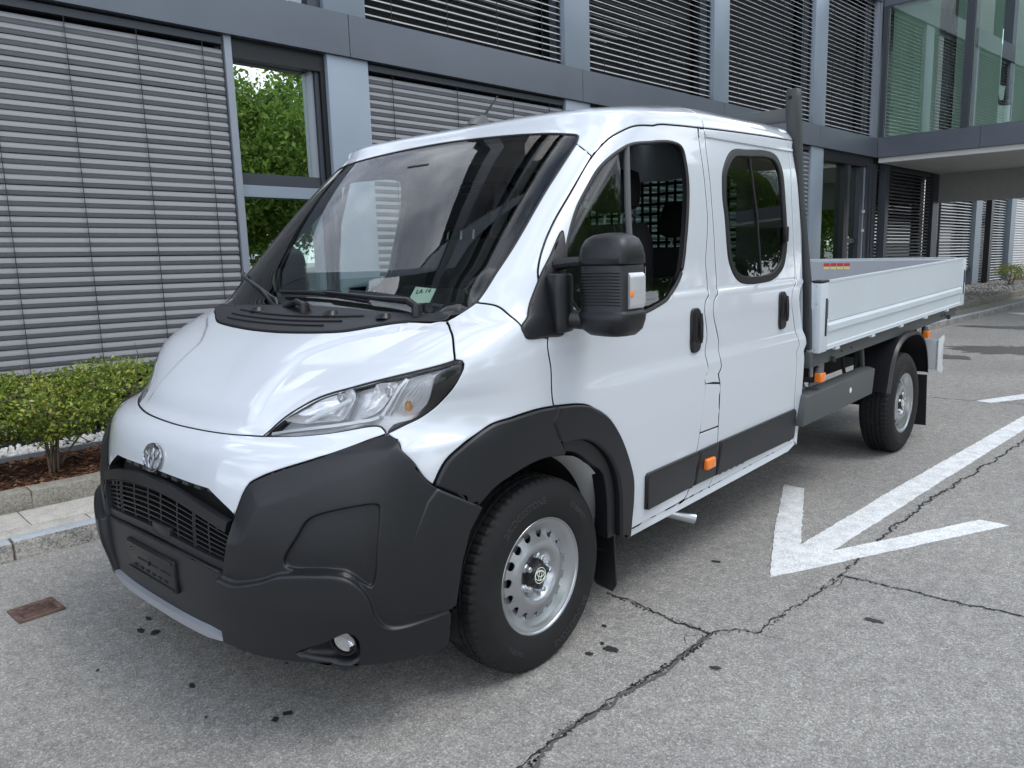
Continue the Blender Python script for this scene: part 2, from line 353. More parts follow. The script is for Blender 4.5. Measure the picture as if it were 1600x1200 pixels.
def sx(x, z): # side position for a given x, height
    return float(SC + x - XF(z) - AX(z)) if x > float(XF(z) + AX(z)) else float(np.interp(x, S(np.linspace(0, SC, 800), np.full(800, z))[:, 0], np.linspace(0, SC, 800)))
def clip(poly, fn):
    o = []
    for a, b in zip(poly, poly[1:] + poly[:1]):
        fa, fb = fn(a), fn(b)
        if fa >= 0: o.append(a)
        if (fa >= 0) != (fb >= 0): k = fa / (fa - fb); o.append((a[0] + (b[0] - a[0]) * k, a[1] + (b[1] - a[1]) * k))
    r = [o[0]]
    for q in o[1:]:
        if math.hypot(q[0] - r[-1][0], q[1] - r[-1][1]) > .003: r.append(q)
    return r
def xzpoly(c, step=.03):
    o = []
    for (x0, z0), (x1, z1) in zip(c, c[1:] + c[:1]):
        m = max(1, int(math.hypot(x1 - x0, z1 - z0) / step))
        for k in range(m): x, z = x0 + (x1 - x0) * k / m, z0 + (z1 - z0) * k / m; o.append((sx(x, z), z))
    return o
def inpoly(q, poly):
    x, y = q[:, 0], q[:, 1]; c = np.zeros(len(q), bool); P = np.array(poly); j = len(P) - 1
    for i in range(len(P)):
        xi, yi = P[i]; xj, yj = P[j]
        if yi != yj: c ^= ((yi > y) != (yj > y)) & (x < (xj - xi) * (y - yi) / (yj - yi) + xi)
        j = i
    return c
def tri2d(outer, holes, ds, dt, lines=()):
    loops = [outer] + list(holes); V = []; E = []
    for lp in loops:
        k = len(V); V += list(lp); n = len(lp); E += [(k + i, k + (i + 1) % n) for i in range(n)]
    lo, hi = np.array(V).min(0), np.array(V).max(0)
    for ln_ in lines:
        k = len(V); V += list(ln_); E += [(k + i, k + i + 1) for i in range(len(ln_) - 1)]
    B = np.array(V)
    gx, gy = np.meshgrid(np.arange(lo[0], hi[0], ds), np.arange(lo[1], hi[1], dt)); gx = gx + (np.arange(gx.shape[0]) % 2)[:, None] * ds * .5
    G = np.stack([gx.ravel(), gy.ravel()], 1); G = G[inpoly(G, outer)]
    for h in holes: G = G[~inpoly(G, h)]
    if len(G):
        keep = np.ones(len(G), bool); sc_ = np.array([1, ds / dt])
        for i in range(0, len(G), 2000):
            d = np.linalg.norm((G[i:i + 2000, None] - B[None]) * sc_, axis=2).min(1); keep[i:i + 2000] = d > ds * .55
        G = G[keep]
    allv = [Vector((float(a), float(b))) for a, b in V] + [Vector((float(a), float(b))) for a, b in G]
    r = delaunay_2d_cdt(allv, E, [], 0, 1e-6); v2 = np.array([tuple(q) for q in r[0]]); F = np.array([f for f in r[2]])
    c = v2[F].mean(1); k = inpoly(c, outer)
    for h in holes: k &= ~inpoly(c, h)
    return v2, F[k]
def panel(name, poly, m, parent, holes=(), off=0., gap=.0036, bev=.003, depth=.018, ds=.03, dt=.022, lines=()):
    v2, F = tri2d(poly, holes, ds, dt, lines)
    used = np.unique(F); mp_ = -np.ones(len(v2), int); mp_[used] = np.arange(len(used)); v2 = v2[used]; F = mp_[F]
    offf = off if callable(off) else (lambda s, t: np.full(np.shape(s), float(off)))
    bfn = lambda s, t: base(s, t) + nrm(s, t, base) * offf(s, t)[..., None]
    P = bfn(v2[:, 0], v2[:, 1]); Nn = nrm(v2[:, 0], v2[:, 1], bfn if callable(off) else base)
    tn = np.cross(P[F[:, 1]] - P[F[:, 0]], P[F[:, 2]] - P[F[:, 0]]); fl = (tn * Nn[F].mean(1)).sum(1) < 0; F[fl] = F[fl][:, ::-1]
    cnt = {}
    for f in F:
        for a, b in ((f[0], f[1]), (f[1], f[2]), (f[2], f[0])): cnt[(a, b)] = cnt.get((a, b), 0) + 1
    nxt = {}
    for (a, b) in cnt:
        if (b, a) not in cnt: nxt[a] = b
    prv = {b: a for a, b in nxt.items()}
    bd = [a for a in nxt if a in prv]; idx = {a: i for i, a in enumerate(bd)}; n0 = len(P)
    P1 = []; P2 = []; O = []; Pn = P.copy()
    for a in bd:
        e1 = P[a] - P[prv[a]]; e2 = P[nxt[a]] - P[a]; e1 /= np.linalg.norm(e1) + 1e-9; e2 /= np.linalg.norm(e2) + 1e-9
        i1 = np.cross(Nn[a], e1); i2 = np.cross(Nn[a], e2); q = i1 + i2; l = np.linalg.norm(q); q = q / (l + 1e-9); k = min(1.8, 1 / max(.35, abs(q @ i1)))
        Pn[a] = P[a] + q * (gap + bev) * k; b1 = P[a] + q * gap * k - Nn[a] * bev; P1.append(b1); P2.append(b1 - Nn[a] * depth); O.append(-q)
    V = np.vstack([Pn, np.array(P1), np.array(P2)]) if bd else Pn; nb = len(bd); faces = [tuple(int(i) for i in f) for f in F]; ln = [tuple(Nn[i]) for f in F for i in f]
    for a in bd:
        b = nxt[a]
        if b not in idx: continue
        i, j = n0 + idx[a], n0 + idx[b]; Oa, Ob = O[idx[a]], O[idx[b]]
        faces.append((b, a, i, j)[::1]); ln += [tuple(Nn[b]), tuple(Nn[a]), tuple((Oa * .8 + Nn[a] * .6)), tuple((Ob * .8 + Nn[b] * .6))]
        faces.append((j, i, i + nb, j + nb)); ln += [tuple(Ob), tuple(Oa), tuple(Oa), tuple(Ob)]
    me = bpy.data.meshes.new(name); me.from_pydata([tuple(q) for q in V], [], faces); me.update()
    me.shade_smooth(); me.normals_split_custom_set([tuple(float(c) for c in q) for q in ln])
    me.materials.append(MATS[m])
    if m == 'white_paint':
        me.materials.append(MATS['dark_seal'])
        for pi in range(len(F) + 1, len(faces), 2): me.polygons[pi].material_index = 1
    o = bpy.data.objects.new(name, me); link(o, parent); return o
def strip(name, path, w, h, m, parent, off=0., taper=None, n=None):
    """box-section bar laid along (s, t) points on the cab surface; w along t (height), h proud of the surface"""
    a = np.array(path, float); P = base(a[:, 0], a[:, 1]); Nn = nrm(a[:, 0], a[:, 1], base); rings = []
    for i in range(len(a)):
        t = P[min(i + 1, len(a) - 1)] - P[max(i - 1, 0)]; t /= np.linalg.norm(t); u = np.cross(Nn[i], t); k = 1 if taper is None else taper[i]
        c = P[i] + Nn[i] * off; hw = w / 2 * k
        rings.append([tuple(c - u * hw), tuple(c + u * hw), tuple(c + u * hw * .8 + Nn[i] * h), tuple(c - u * hw * .8 + Nn[i] * h)])
    return MB().loft(rings).build(name, m, parent, smooth=True, angle=40)

# ------------------------------------------------------------------ the truck
FT['arch_in2'][0] = (1.722, .860)
FT['door_rear'][:11] = [FT['door_rear'][0]] + [(sx(x, z), z) for x, z in ((1.220, 1.94), (1.218, 1.80), (1.212, 1.65), (1.188, 1.36), (1.155, 1.15), (1.140, 1.04), (1.125, .93), (1.092, .70), (1.076, .62), (1.046, .50))]
FT['rdoor_front'][1:11] = [(sx(x, z), z) for x, z in ((1.272, 1.94), (1.268, 1.80), (1.268, 1.51), (1.270, 1.34), (1.270, 1.10), (1.268, 1.03), (1.268, .91), (1.272, .70), (1.274, .62), (1.262, .46))]
FT['rdoor_rear'][1:] = [(sx(x, z), z) for x, z in ((2.172, 1.83), (2.160, 1.48), (2.160, 1.34), (2.160, 1.06), (2.160, .92), (2.165, .70), (2.195, .53))]
FT['sill_line'] = [(sx(x, z), z) for x, z in ((.545, .386), (.88, .394), (1.22, .402), (1.88, .418), (2.22, .426))]
FT['door_rear'][-3:] = [(sx(1.035, .455), .455), (sx(1.0, .41), .41), (sx(.93, .397), .397)]
FT['rdoor_front'][-1] = (sx(1.225, .404), .404)
T = empty('dropside_truck', (0, 0, 0))
tag(T, 'white crew cab dropside truck with black bumper parked on the asphalt', 'truck')
f = FT
HF = [(-.47, .986), (-.3, .980), (-.12, .977), (0, .976), (.12, .977), (.3, .980), (.47, .986)]      # leading edge of the bonnet
c0 = f['hood_side'][0]
hs = [HF[-1]] + f['hood_side'][1:]
hlr = f['hl_rear']; hll = f['hl_low'][:-1] + [HF[-1]]
cowlc = f['cowl_front'][::-1] + [(.12, 1.264), (0, 1.263), (-.12, 1.264)] + [(-a, b) for a, b in f['cowl_front']]
hood_poly = loop(HF, hs, f['hood_gap'], cowlc, [(-a, b) for a, b in f['hood_gap']][::-1], mir(hs))
hl_ = []
for d_ in (-.024, -.012, 0., .012, .024):
    r_ = [(float(HD(t_)) + d_, float(t_)) for t_ in np.arange(.985, 1.33, .010)]; r_ = [q for q in r_ if inpoly(np.array([q]), hood_poly)[0] and min(math.hypot(q[0] - a, q[1] - b) for a, b in hood_poly) > .012]
    hl_ += [r_, [(-a, b) for a, b in r_]]
hood = panel('bonnet', hood_poly, 'white_paint', T, gap=.0035, depth=.025, ds=.024, dt=.014, lines=[q for q in hl_ if len(q) > 2])
hood['label'] = 'white sloping bonnet'
GT = [(.4828, .7497), (.475, .757), (.355, .8185)]
gt = [(.355, .8185), (.15, .824), (0, .825), (-.15, .824), (-.355, .8185)]
bt = f['bump_top']
panel('front_panel', loop(HF, hll[::-1], bt, GT, gt, mir(GT), mir(bt), mir(hll[::-1])), 'white_paint', T, gap=.0032, depth=.02)
def lamp_relief(s, t): return np.full(np.shape(s), .0)
WB_ = [(.7385, 1.3286), (.755, 1.35), f['ws_side'][0]]
WT = [(0, 2.057), (.3, 2.05), (.6, 2.033), (.78, 2.015), (.855, 2.0), f['ws_side'][-1]]
DT = f['door_top']
for sg in (1, -1):
    g = (lambda c: c) if sg > 0 else (lambda c: [(-a, b) for a, b in c])
    # fender
    pl = loop(f['hood_gap'][::-1], hlr, f['bump_fend'], f['arch_out'], f['door_front'], [f['door_front'][-1], f['fend_seam'][-1]], f['fend_seam'][::-1], WB_[::-1])
    panel('fender', g(pl), 'white_paint', T, depth=.03)
    # windscreen pillar
    k = 5
    pl = loop(f['fend_seam'], DT[:k + 1], [DT[k], f['ws_side'][-1]], f['ws_side'][::-1])
    panel('windscreen_pillar', g(pl), 'white_paint', T, depth=.03, ds=.02, dt=.02)
    # front door
    pl = loop(f['door_front'], [f['door_front'][-1], DT[0]], DT, f['door_rear'], [f['door_rear'][-1], f['sill_line'][0]], f['arch_out2'][::-1][1:])
    wf = closed(f['win_f']); wr = closed(f['win_r_out'])
    d1 = panel('front_door', g(pl), 'white_paint', T, holes=[g(wf)], depth=.03)
    sbar = lambda t: sx(.60 - .0 * t, t)
    qg = clip(wf, lambda q: sbar(q[1]) - q[0]); lg = clip(clip(wf, lambda q: q[0] - sbar(q[1])), lambda q: 1.425 - q[1])
    panel('quarter_glass', g(qg), 'side_glass', d1, off=-.014, gap=-.004, bev=.0005, depth=.002, ds=.06, dt=.06)
    panel('lowered_glass', g(lg), 'side_glass', d1, off=-.018, gap=-.002, bev=.0005, depth=.003, ds=.06, dt=.06)
    MB().closedtube(pts(g(wf), -.004), .0085, 8).build('window_seal', 'dark_seal', d1, smooth=True)
    MB().tube(pts(g(crv([(1.42, 1.30), (1.545, 1.66), (1.70, 1.975)]) if False else [(sx(.60, 1.30), 1.30), (sx(.585, 1.5), 1.5), (sx(.60, 1.72), 1.72), (sx(.655, 1.965), 1.965)]), -.008), .013, 8).build('quarter_window_bar', 'interior_grey', d1, smooth=True)
    # pillar strip, with the filler flap set in it
    DR, RF = f['door_rear'], f['rdoor_front']
    panel('door_pillar', g(loop(DR[:8], [DR[7], RF[7]], RF[:8][::-1], [RF[0], DR[0]])), 'white_paint', T, depth=.03, ds=.02, dt=.025)
    panel('filler_flap', g(loop(DR[7:9], [DR[8], RF[8]], RF[7:9][::-1], [RF[7], DR[7]])), 'white_paint', T, depth=.02, ds=.02, dt=.025)
    panel('pillar_foot', g(loop(DR[8:], [DR[-1], RF[-1]], RF[8:][::-1], [RF[8], DR[8]])), 'white_paint', T, depth=.03, ds=.02, dt=.025)
    # rear door
    RR = f['rdoor_rear']; sl = f['sill_line']
    pl = loop(RF[::-1], f['rdoor_top'], RR, [RR[-1], sl[-1]], sl[2:][::-1])
    d2 = panel('rear_door', g(pl), 'white_paint', T, holes=[g(wr)], depth=.03)
    cxy = np.mean(np.array(wr), 0); wri = [tuple(cxy + (np.array(q) - cxy) * np.array([1, 1]) * .905) for q in wr]
    panel('window_frame', g(wr), 'dark_seal', d2, holes=[g(wri)], off=.004, gap=-.001, bev=.004, depth=.02, ds=.02, dt=.02)
    panel('window_glass', g(wri), 'privacy_glass', d2, off=-.006, gap=-.004, bev=.0005, depth=.002, ds=.06, dt=.06)
    MB().tube(pts(g([(sx(1.745, 1.405), 1.405), (sx(1.72, 1.7), 1.7), (sx(1.71, 1.975), 1.975)]), 0), .006, 6).build('window_divider', 'dark_seal', d2, smooth=True)
    q = pt(*g([(sx(2.035, 1.60), 1.60)])[0], .008); MB().box((q.x - .018, q.y - .012, q.z - .04), (q.x + .018, q.y + .012, q.z + .04)).build('window_latch', 'black_smooth', d2, bevel=.005)
    # rear corner post of the cab
    XR = 2.262
    rc = [(sx(XR, z), z) for z in (2.06, 1.83, 1.48, 1.34, 1.06, .92, .7, .52, .40)]
    rtop = (rc[0][0] + .02, f['rdoor_top'][-1][1])
    panel('cab_corner', g(loop(f['rdoor_rear'], [RR[-1], sl[-1]], [sl[-1], rc[-1]], rc[::-1], [rc[0], rtop], [rtop, RR[0]])), 'white_paint', T, depth=.06, ds=.02, dt=.03)
    strip('roof_gutter', g([(sx(x, 2.052), 2.052) for x in np.linspace(1.29, 2.25, 20)]), .016, .010, 'white_paint', T, off=-.002)
    # sill
    panel('sill_panel', g(xzpoly([(.545, .388), (2.25, .428), (2.235, .40), (2.16, .378), (.545, .345)])), 'white_paint', T, gap=.001, depth=.06, off=-.006)
    # mouldings
    for nm in ([(.632, .600), (.645, .614), (1.072, .620), (1.040, .456), (.670, .444), (.645, .452)], [(1.084, .620), (1.268, .624), (1.250, .456), (1.052, .456)], [(1.282, .624), (2.160, .634), (2.175, .62), (2.180, .470), (2.165, .455), (1.262, .456)]):
        mo = panel('side_moulding', g(xzpoly(nm)), 'black_plastic', T, off=.016, gap=.001, bev=.007, depth=.02)
    q = pt(*g([(sx(1.165, .545), .545)])[0], .018); y1 = -sg
    mk = MB().box((q.x - .042, q.y - .016, q.z - .026), (q.x + .042, q.y + .016, q.z + .026)).build('marker_lamp', 'orange_lens', T, bevel=.008, seg=3)
    # wheel-arch flares
    fl = lambda s, t: np.full(np.shape(s), .022)
    panel('arch_flare', g(loop(f['arch_out'], [f['arch_out'][-1], f['arch_in'][-1]], f['arch_in'][::-1], [f['arch_in'][0], f['arch_out'][0]])), 'black_plastic', T, off=.02, gap=.001, bev=.010, depth=.05)
    panel('arch_flare', g(loop(f['arch_out2'], [f['arch_out2'][-1], f['arch_in2'][-1]], f['arch_in2'][::-1], [f['arch_in2'][0], f['arch_out2'][0]])), 'black_plastic', T, off=.02, gap=.0015, bev=.010, depth=.05)
    # inner lip, one step in
    ai = np.array(f['arch_in2']); ai2 = [(a - .055 + .01 * i * 0, b - (.035 if i < 3 else .0)) for i, (a, b) in enumerate(f['arch_in2'])]
    panel('arch_lip', g(loop(f['arch_in2'], [f['arch_in2'][-1], ai2[-1]], ai2[::-1], [ai2[0], f['arch_in2'][0]])), 'black_plastic', T, off=-.008, gap=.0, bev=.004, depth=.06)
    # door handles
    for nm, par in (('handle1', d1), ('handle2', d2)):
        xs = [float(S(*q)[0]) for q in f[nm]]; zc = np.mean([q[1] for q in f[nm]]); xc = np.mean(xs); hw = .045; hh = .100
        rp_ = [(xc + hw * math.copysign(abs(math.cos(a)) ** .5, math.cos(a)), zc + hh * math.copysign(abs(math.sin(a)) ** .6, math.sin(a))) for a in np.linspace(0, 2 * math.pi, 41)[:-1]]
        pl = [(sx(x, z), z) for x, z in rp_]
        hd = panel('door_handle', g(pl), 'black_smooth', par, off=.014, gap=0, bev=.008, depth=.02, ds=.015, dt=.015)
        rp2 = [(xc - .006 + .018 * math.cos(a), zc + .012 + .060 * math.copysign(abs(math.sin(a)) ** .7, math.sin(a))) for a in np.linspace(0, 2 * math.pi, 33)[:-1]]
        panel('handle_recess', g([(sx(x, z), z) for x, z in rp2]), 'black_matte', hd, off=.0155, gap=0, bev=.001, depth=.004, ds=.02, dt=.02)
        MB().tube(pts(g([(sx(xc + .012, z), z) for z in (zc - .055, zc - .03, zc + .03, zc + .075)]), .026), [.006, .0095, .0095, .006], 8).build('grip', 'black_smooth', hd, smooth=True)
    # trim behind the panels: keeps the joints dark and lines the cabin
    ln = loop([(1.66, 1.02), (1.44, 1.2)], [(1.44, 1.2), (.86, 1.375)], f['ws_side'], [f['ws_side'][-1], (.90, 2.1)], [(.9, 2.1), (sx(2.2, 2.05), 2.1)], [(sx(2.2, 2.05), 2.1), (sx(2.2, .45), .45)], [(sx(2.2, .45), .45), (sx(.62, .45), .45)], [(sx(.62, .45), .45), (sx(.55, .75), .75)], [(sx(.55, .75), .75), (sx(.36, .98), .98)], [(sx(.36, .98), .98), (1.66, 1.02)], step=.05)
    ew = lambda wpoly, k: [tuple(np.mean(np.array(wpoly), 0) + (np.array(q) - np.mean(np.array(wpoly), 0)) * k) for q in wpoly]
    panel('cabin_trim', g(ln), 'pillar_trim', T, holes=[g(ew(wf, 1.07)), g(ew(wr, 1.0))], off=-.036, gap=0, bev=.001, depth=.002, ds=.07, dt=.06)

# roof
RS = [f['roofseam'][2], f['roofseam'][1], f['roofseam'][0], (1.93, 2.30), (1.93, 2.3596)]
rs0 = f['rdoor_front'][0]; sR = rs0[0]
rt1 = loop(WT, [f['ws_side'][-1], DT[5]], DT[5:], [DT[-1], rs0], [rs0, (sR, 2.3597)], [(sR, 2.3597), (0, 2.3597)], step=.025)
half = [q for q in rt1 if q[0] > .002]
full = [(0, 2.057)] + half + [(0, 2.3597)] + [(-a, b) for a, b in half][::-1]
rf = panel('roof', full, 'white_paint', T, gap=.0025, depth=.02, ds=.035, dt=.012)
XRr = sx(2.262, 2.06)
for sg in (1, -1):
    pl = loop([rs0, f['rdoor_top'][1]], f['rdoor_top'][1:], [f['rdoor_top'][-1], (XRr + .02, f['rdoor_top'][-1][1])], [(XRr + .02, f['rdoor_top'][-1][1]), (XRr, 2.3597)], [(XRr, 2.3597), (sR, 2.3597)], [(sR, 2.3597), rs0], step=.025)
    panel('rear_roof', [(sg * a, b) for a, b in pl], 'white_paint', T, gap=.0025, depth=.02, ds=.035, dt=.012)
panel('headliner', [(a * .99, min(b, 2.35)) for a, b in full], 'interior', T, off=-.035, gap=0, bev=.001, depth=.002, ds=.08, dt=.03)
# rear wall of the cab with its window
xw = 2.262
yz = [(float(S(sx(xw, z), z)[1]), z) for z in (.4, .7, 1.0, 1.3, 1.6, 1.9, 2.06, 2.12, 2.18, 2.22)]
zr = [(float(S(sx(xw, 2.06), t)[1]), float(S(sx(xw, 2.06), t)[2])) for t in (2.09, 2.14, 2.2, 2.26, 2.32)]
ol = [(y * .995, z) for y, z in yz[:7]] + zr; olf = ol + [(-y, z) for y, z in ol][::-1]
hole = [(.62, 1.38), (.62, 1.90), (.55, 1.96), (-.55, 1.96), (-.62, 1.90), (-.62, 1.38), (-.55, 1.34), (.55, 1.34)]
v2, F2 = tri2d(olf, [hole], .12, .12)
me = bpy.data.meshes.new('cab_rear_wall'); nn = len(v2)
me.from_pydata([(xw - .012, a, b) for a, b in v2] + [(xw + .012, a, b) for a, b in v2], [], [tuple(int(i) for i in q) for q in F2] + [tuple(int(i) + nn for i in q[::-1]) for q in F2]); me.materials.append(MATS['white_paint'])
rw = link(bpy.data.objects.new('cab_rear_wall', me), T)
MB().box((2.256, -.64, 1.33), (2.260, .64, 1.97)).build('rear_window', 'privacy_glass', rw)
MB().box((2.225, -.97, .45), (2.235, .97, 1.33)).build('rear_trim', 'interior', rw)

# windscreen, its black border and the scuttle
wsl = [(-a, b) for a, b in WT][::-1] + WT[1:]
WSB = [(.755, 1.352), (.66, 1.322), (.4, 1.312), (0, 1.308)]
wsp = loop(wsl, f['ws_side'][::-1], [f['ws_side'][0], WSB[0]], WSB + [(-a, b) for a, b in WSB][::-1][1:], [(-WSB[0][0], WSB[0][1]), (-f['ws_side'][0][0], f['ws_side'][0][1])], [(-a, b) for a, b in f['ws_side']], step=.03)
ws = panel('windscreen', wsp, 'car_glass', T, gap=.004, bev=.0005, depth=.003, ds=.05, dt=.04, off=-.003)
ci = np.array([0, 1.69]); inner = [tuple(ci + (np.array(q) - ci) * np.array([.986, .962])) for q in wsp]
panel('black_border', wsp, 'black_smooth', ws, holes=[inner], off=-.010, gap=.003, bev=.0005, depth=.001, ds=.03, dt=.02)
MB().closedtube(pts(wsp, -.004), .006, 6).build('windscreen_seal', 'dark_seal', ws, smooth=True)
CT = [(.735, 1.345), (.66, 1.338), (.5, 1.340), (.25, 1.347), (0, 1.350)]
cw = panel('scuttle_panel', loop(cowlc[::-1], [cowlc[0], CT[0]], CT + [(-a, b) for a, b in CT][::-1][1:], [(-CT[0][0], CT[0][1]), cowlc[-1]], step=.025), 'black_plastic', T, off=.006, gap=.002, bev=.004, depth=.02, ds=.03, dt=.015)
for k, (tt, a0, a1) in enumerate(((1.283, -.40, .30), (1.296, -.42, .36), (1.309, -.42, .42))):
    strip('scuttle_rib', [(a, tt + .02 * (a / .6) ** 2) for a in np.linspace(a0, a1, 14)], .006, .006, 'black_matte', cw, off=.005)
for (a, b) in ((-.291, 1.319), (.232, 1.319), (.519, 1.318)):
    q = pt(a, b, .014); MB().loft([sellipse(q.x, q.y, .025, .03, q.z - .008, 3, 12), sellipse(q.x + .008, q.y, .016, .02, q.z + .008, 3, 12)]).build('washer_jet', 'black_smooth', cw, smooth=True)
# wipers
def wiper(arm, blade):
    hub = pt(*arm[0], .012); o = MB().lathe([(0, .03), (.016, .028), (.02, .01), (.02, -.02)], 14, 'z', hub).build('wiper', 'black_smooth', T, smooth=True)
    A = pts(arm, .035); A[0] = hub + Vector((0, 0, .018)); MB().tube(A, [.013, .014, .010, .008, .006], 8).build('wiper_arm', 'black_smooth', o, smooth=True)
    bb = crv(blade, .04); P = pts(bb, .022); MB().tube(P, [.004] + [.009] * (len(P) - 2) + [.004], 6).build('wiper_blade', 'black_plastic', o, smooth=True)
    P = pts(bb, .010); MB().tube(P, .003, 4).build('rubber_strip', 'black_matte', o)
    return o
wiper([(.629, 1.332), (.578, 1.354), (.425, 1.37), (.269, 1.38), (.068, 1.39)], [(-.295, 1.397), (-.004, 1.394), (.356, 1.37)])
wiper([(.04, 1.325), (-.032, 1.338), (-.219, 1.360), (-.422, 1.397), (-.553, 1.428)], [(-.832, 1.482), (-.557, 1.431), (-.314, 1.372), (-.237, 1.360)])
# antenna
an = MB().loft([sellipse(.76, 0, .075, .028, 2.165, 2.5, 16), sellipse(.775, 0, .055, .02, 2.195, 2.3, 16), sellipse(.80, 0, .02, .012, 2.215, 2, 16)]).build('antenna', 'frame_grey', T, smooth=True)
MB().tube([(.795, 0, 2.205), (.84, 0, 2.25), (.905, 0, 2.318)], [.008, .006, .0035], 8).build('antenna_mast', 'black_smooth', an, smooth=True)
# ------------------------------------------------------------------ front bumper, grille
GS = [(.4828, .7497), (.470, .68), (.442, .566)]                     # near edge of the grille opening
tyre_edge = [f['arch_in'][0], (1.262, .67), (1.222, .575), (1.195, .44), f['bump_bot'][0]]
BB = f['bump_bot'] + [(.2, .318), (0, .316)]
gb = [(.442, .566), (.257, .585), (0, .59), (-.257, .585), (-.442, .566)]
half_ = loop(bt[::-1] if False else f['bump_fend'], [f['bump_fend'][-1], f['arch_in'][0]], tyre_edge, f['bump_bot'], [BB[-3], BB[-1]])
near = half_
pk = loop(*[[a, b] for a, b in zip(f['pocket'], f['pocket'][1:] + f['pocket'][:1])])
pk = closed(f['pocket'], .015)
grille_low = loop(GS, gb, mir(GS))
outer = loop(bt, GS, gb, mir(GS), mir(bt), [(-a, b) for a, b in f['bump_fend']], [(-f['bump_fend'][-1][0], f['bump_fend'][-1][1]), (-f['arch_in'][0][0], f['arch_in'][0][1])], [(-a, b) for a, b in tyre_edge], [(-a, b) for a, b in f['bump_bot']], [(-f['bump_bot'][-1][0], f['bump_bot'][-1][1]), f['bump_bot'][-1]], f['bump_bot'][::-1], tyre_edge[::-1], [f['arch_in'][0], f['bump_fend'][-1]], f['bump_fend'][::-1])
fogc = (.868, .368)
fh = closed(f['foghole'], .015)
def sdist(s, t, poly):
    q = np.stack([np.ravel(s), np.ravel(t)], 1); P = np.array(poly); A = P; Bq = np.roll(P, -1, 0); D_ = Bq - A; best = np.full(len(q), 9.)
    for i in range(len(P)):
        k = np.clip(((q - A[i]) @ D_[i]) / (D_[i] @ D_[i] + 1e-12), 0, 1); best = np.minimum(best, np.linalg.norm(q - (A[i] + k[:, None] * D_[i]), axis=1))
    return (np.where(inpoly(q, poly), best, -best)).reshape(np.shape(s))
chin = loop(f['chin_top'], [f['chin_top'][-1], (1.25, .42)], [(1.25, .42), (1.25, .2)], [(1.25, .2), (.40, .2)], [(.40, .2), f['chin_top'][0]], step=.012)
pkc = closed(f['pocket'], .010); fhc = closed(f['foghole'], .010)
btp = loop(bt, [bt[-1], (.44, .566)], [(.44, .566), (.1, .6)], [(.1, .6), (.1, 1.3)], [(.1, 1.3), (1.3, 1.3)], [(1.3, 1.3), (1.18, .80)], f['bump_fend'][::-1], step=.04)
btp = loop(bt, [bt[-1], (.3, .75)], [(.3, .75), (.3, 1.4)], [(.3, 1.4), (1.2, 1.4)], [(1.2, 1.4), bt[0]], step=.04)
def bump_rel(s, t):
    a_ = np.abs(s); top = sdist(a_, t, btp); d = .004 + .020 * np.clip(-top / .085, 0, 1)
    d = d + .034 * sm(sdist(a_, t, chin), -.002, .011) * (1 - .45 * sm(-t, -.50, -.33)) * (.3 + .7 * sm(-a_, -1.12, -.92))
    d = d - .020 * sm(sdist(a_, t, pkc), -.001, .008)
    d = d - (.012 + .055 * sm(a_, .66, .86)) * sm(sdist(a_, t, fhc), -.002, .020)
    return d
def offs(poly, d):
    P = np.array(poly); a_ = np.roll(P, -1, 0) - np.roll(P, 1, 0); n_ = np.stack([-a_[:, 1], a_[:, 0]], 1); n_ /= np.linalg.norm(n_, axis=1)[:, None] + 1e-9
    ar_ = 0.5 * np.sum(P[:, 0] * np.roll(P[:, 1], -1) - np.roll(P[:, 0], -1) * P[:, 1]); Q = P + n_ * d * (1 if ar_ > 0 else -1); Q = [tuple(q) for q in Q]; return Q + [Q[0]]
lns = []
bt_in = [(a_ - .0 * b_, b_) for a_, b_ in crv(bt, .012)]; q_ = np.array(bt_in); tg_ = np.gradient(q_, axis=0); tg_ /= np.linalg.norm(tg_, axis=1)[:, None]; n_ = np.stack([-tg_[:, 1], tg_[:, 0]], 1); n_ *= -np.sign(n_[0, 1]) if n_[0, 1] else 1
run = [tuple(v) for v in q_ + n_ * .085 if inpoly(np.array([v]), outer)[0]]
if len(run) > 2: lns += [run, [(-x, y) for x, y in run]]
chin_d = loop(f['chin_top'], [f['chin_top'][-1], (1.25, .42)], [(1.25, .42), (1.25, .2)], [(1.25, .2), (.40, .2)], [(.40, .2), f['chin_top'][0]], step=.012)
for pl_, ds_ in ((closed(f['pocket'], .010), (-.001, .0035, .008)), (closed(f['foghole'], .010), (-.002, .009, .020)), (chin_d, (-.002, .0045, .011))):
    for d_ in ds_:
        q_ = offs(pl_, d_); ok = inpoly(np.array(q_), outer); run = []
        for k_, a_ in zip(q_, ok):
            if a_: run.append(k_)
            else:
                if len(run) > 2: lns += [run, [(-x, y) for x, y in run]]
                run = []
        if len(run) > 2: lns += [run, [(-x, y) for x, y in run]]
bump = panel('bumper', outer, 'black_plastic', T, off=bump_rel, gap=.002, bev=.006, depth=.04, ds=.014, dt=.012, lines=lns)
bump['label'] = 'unpainted black plastic front bumper'
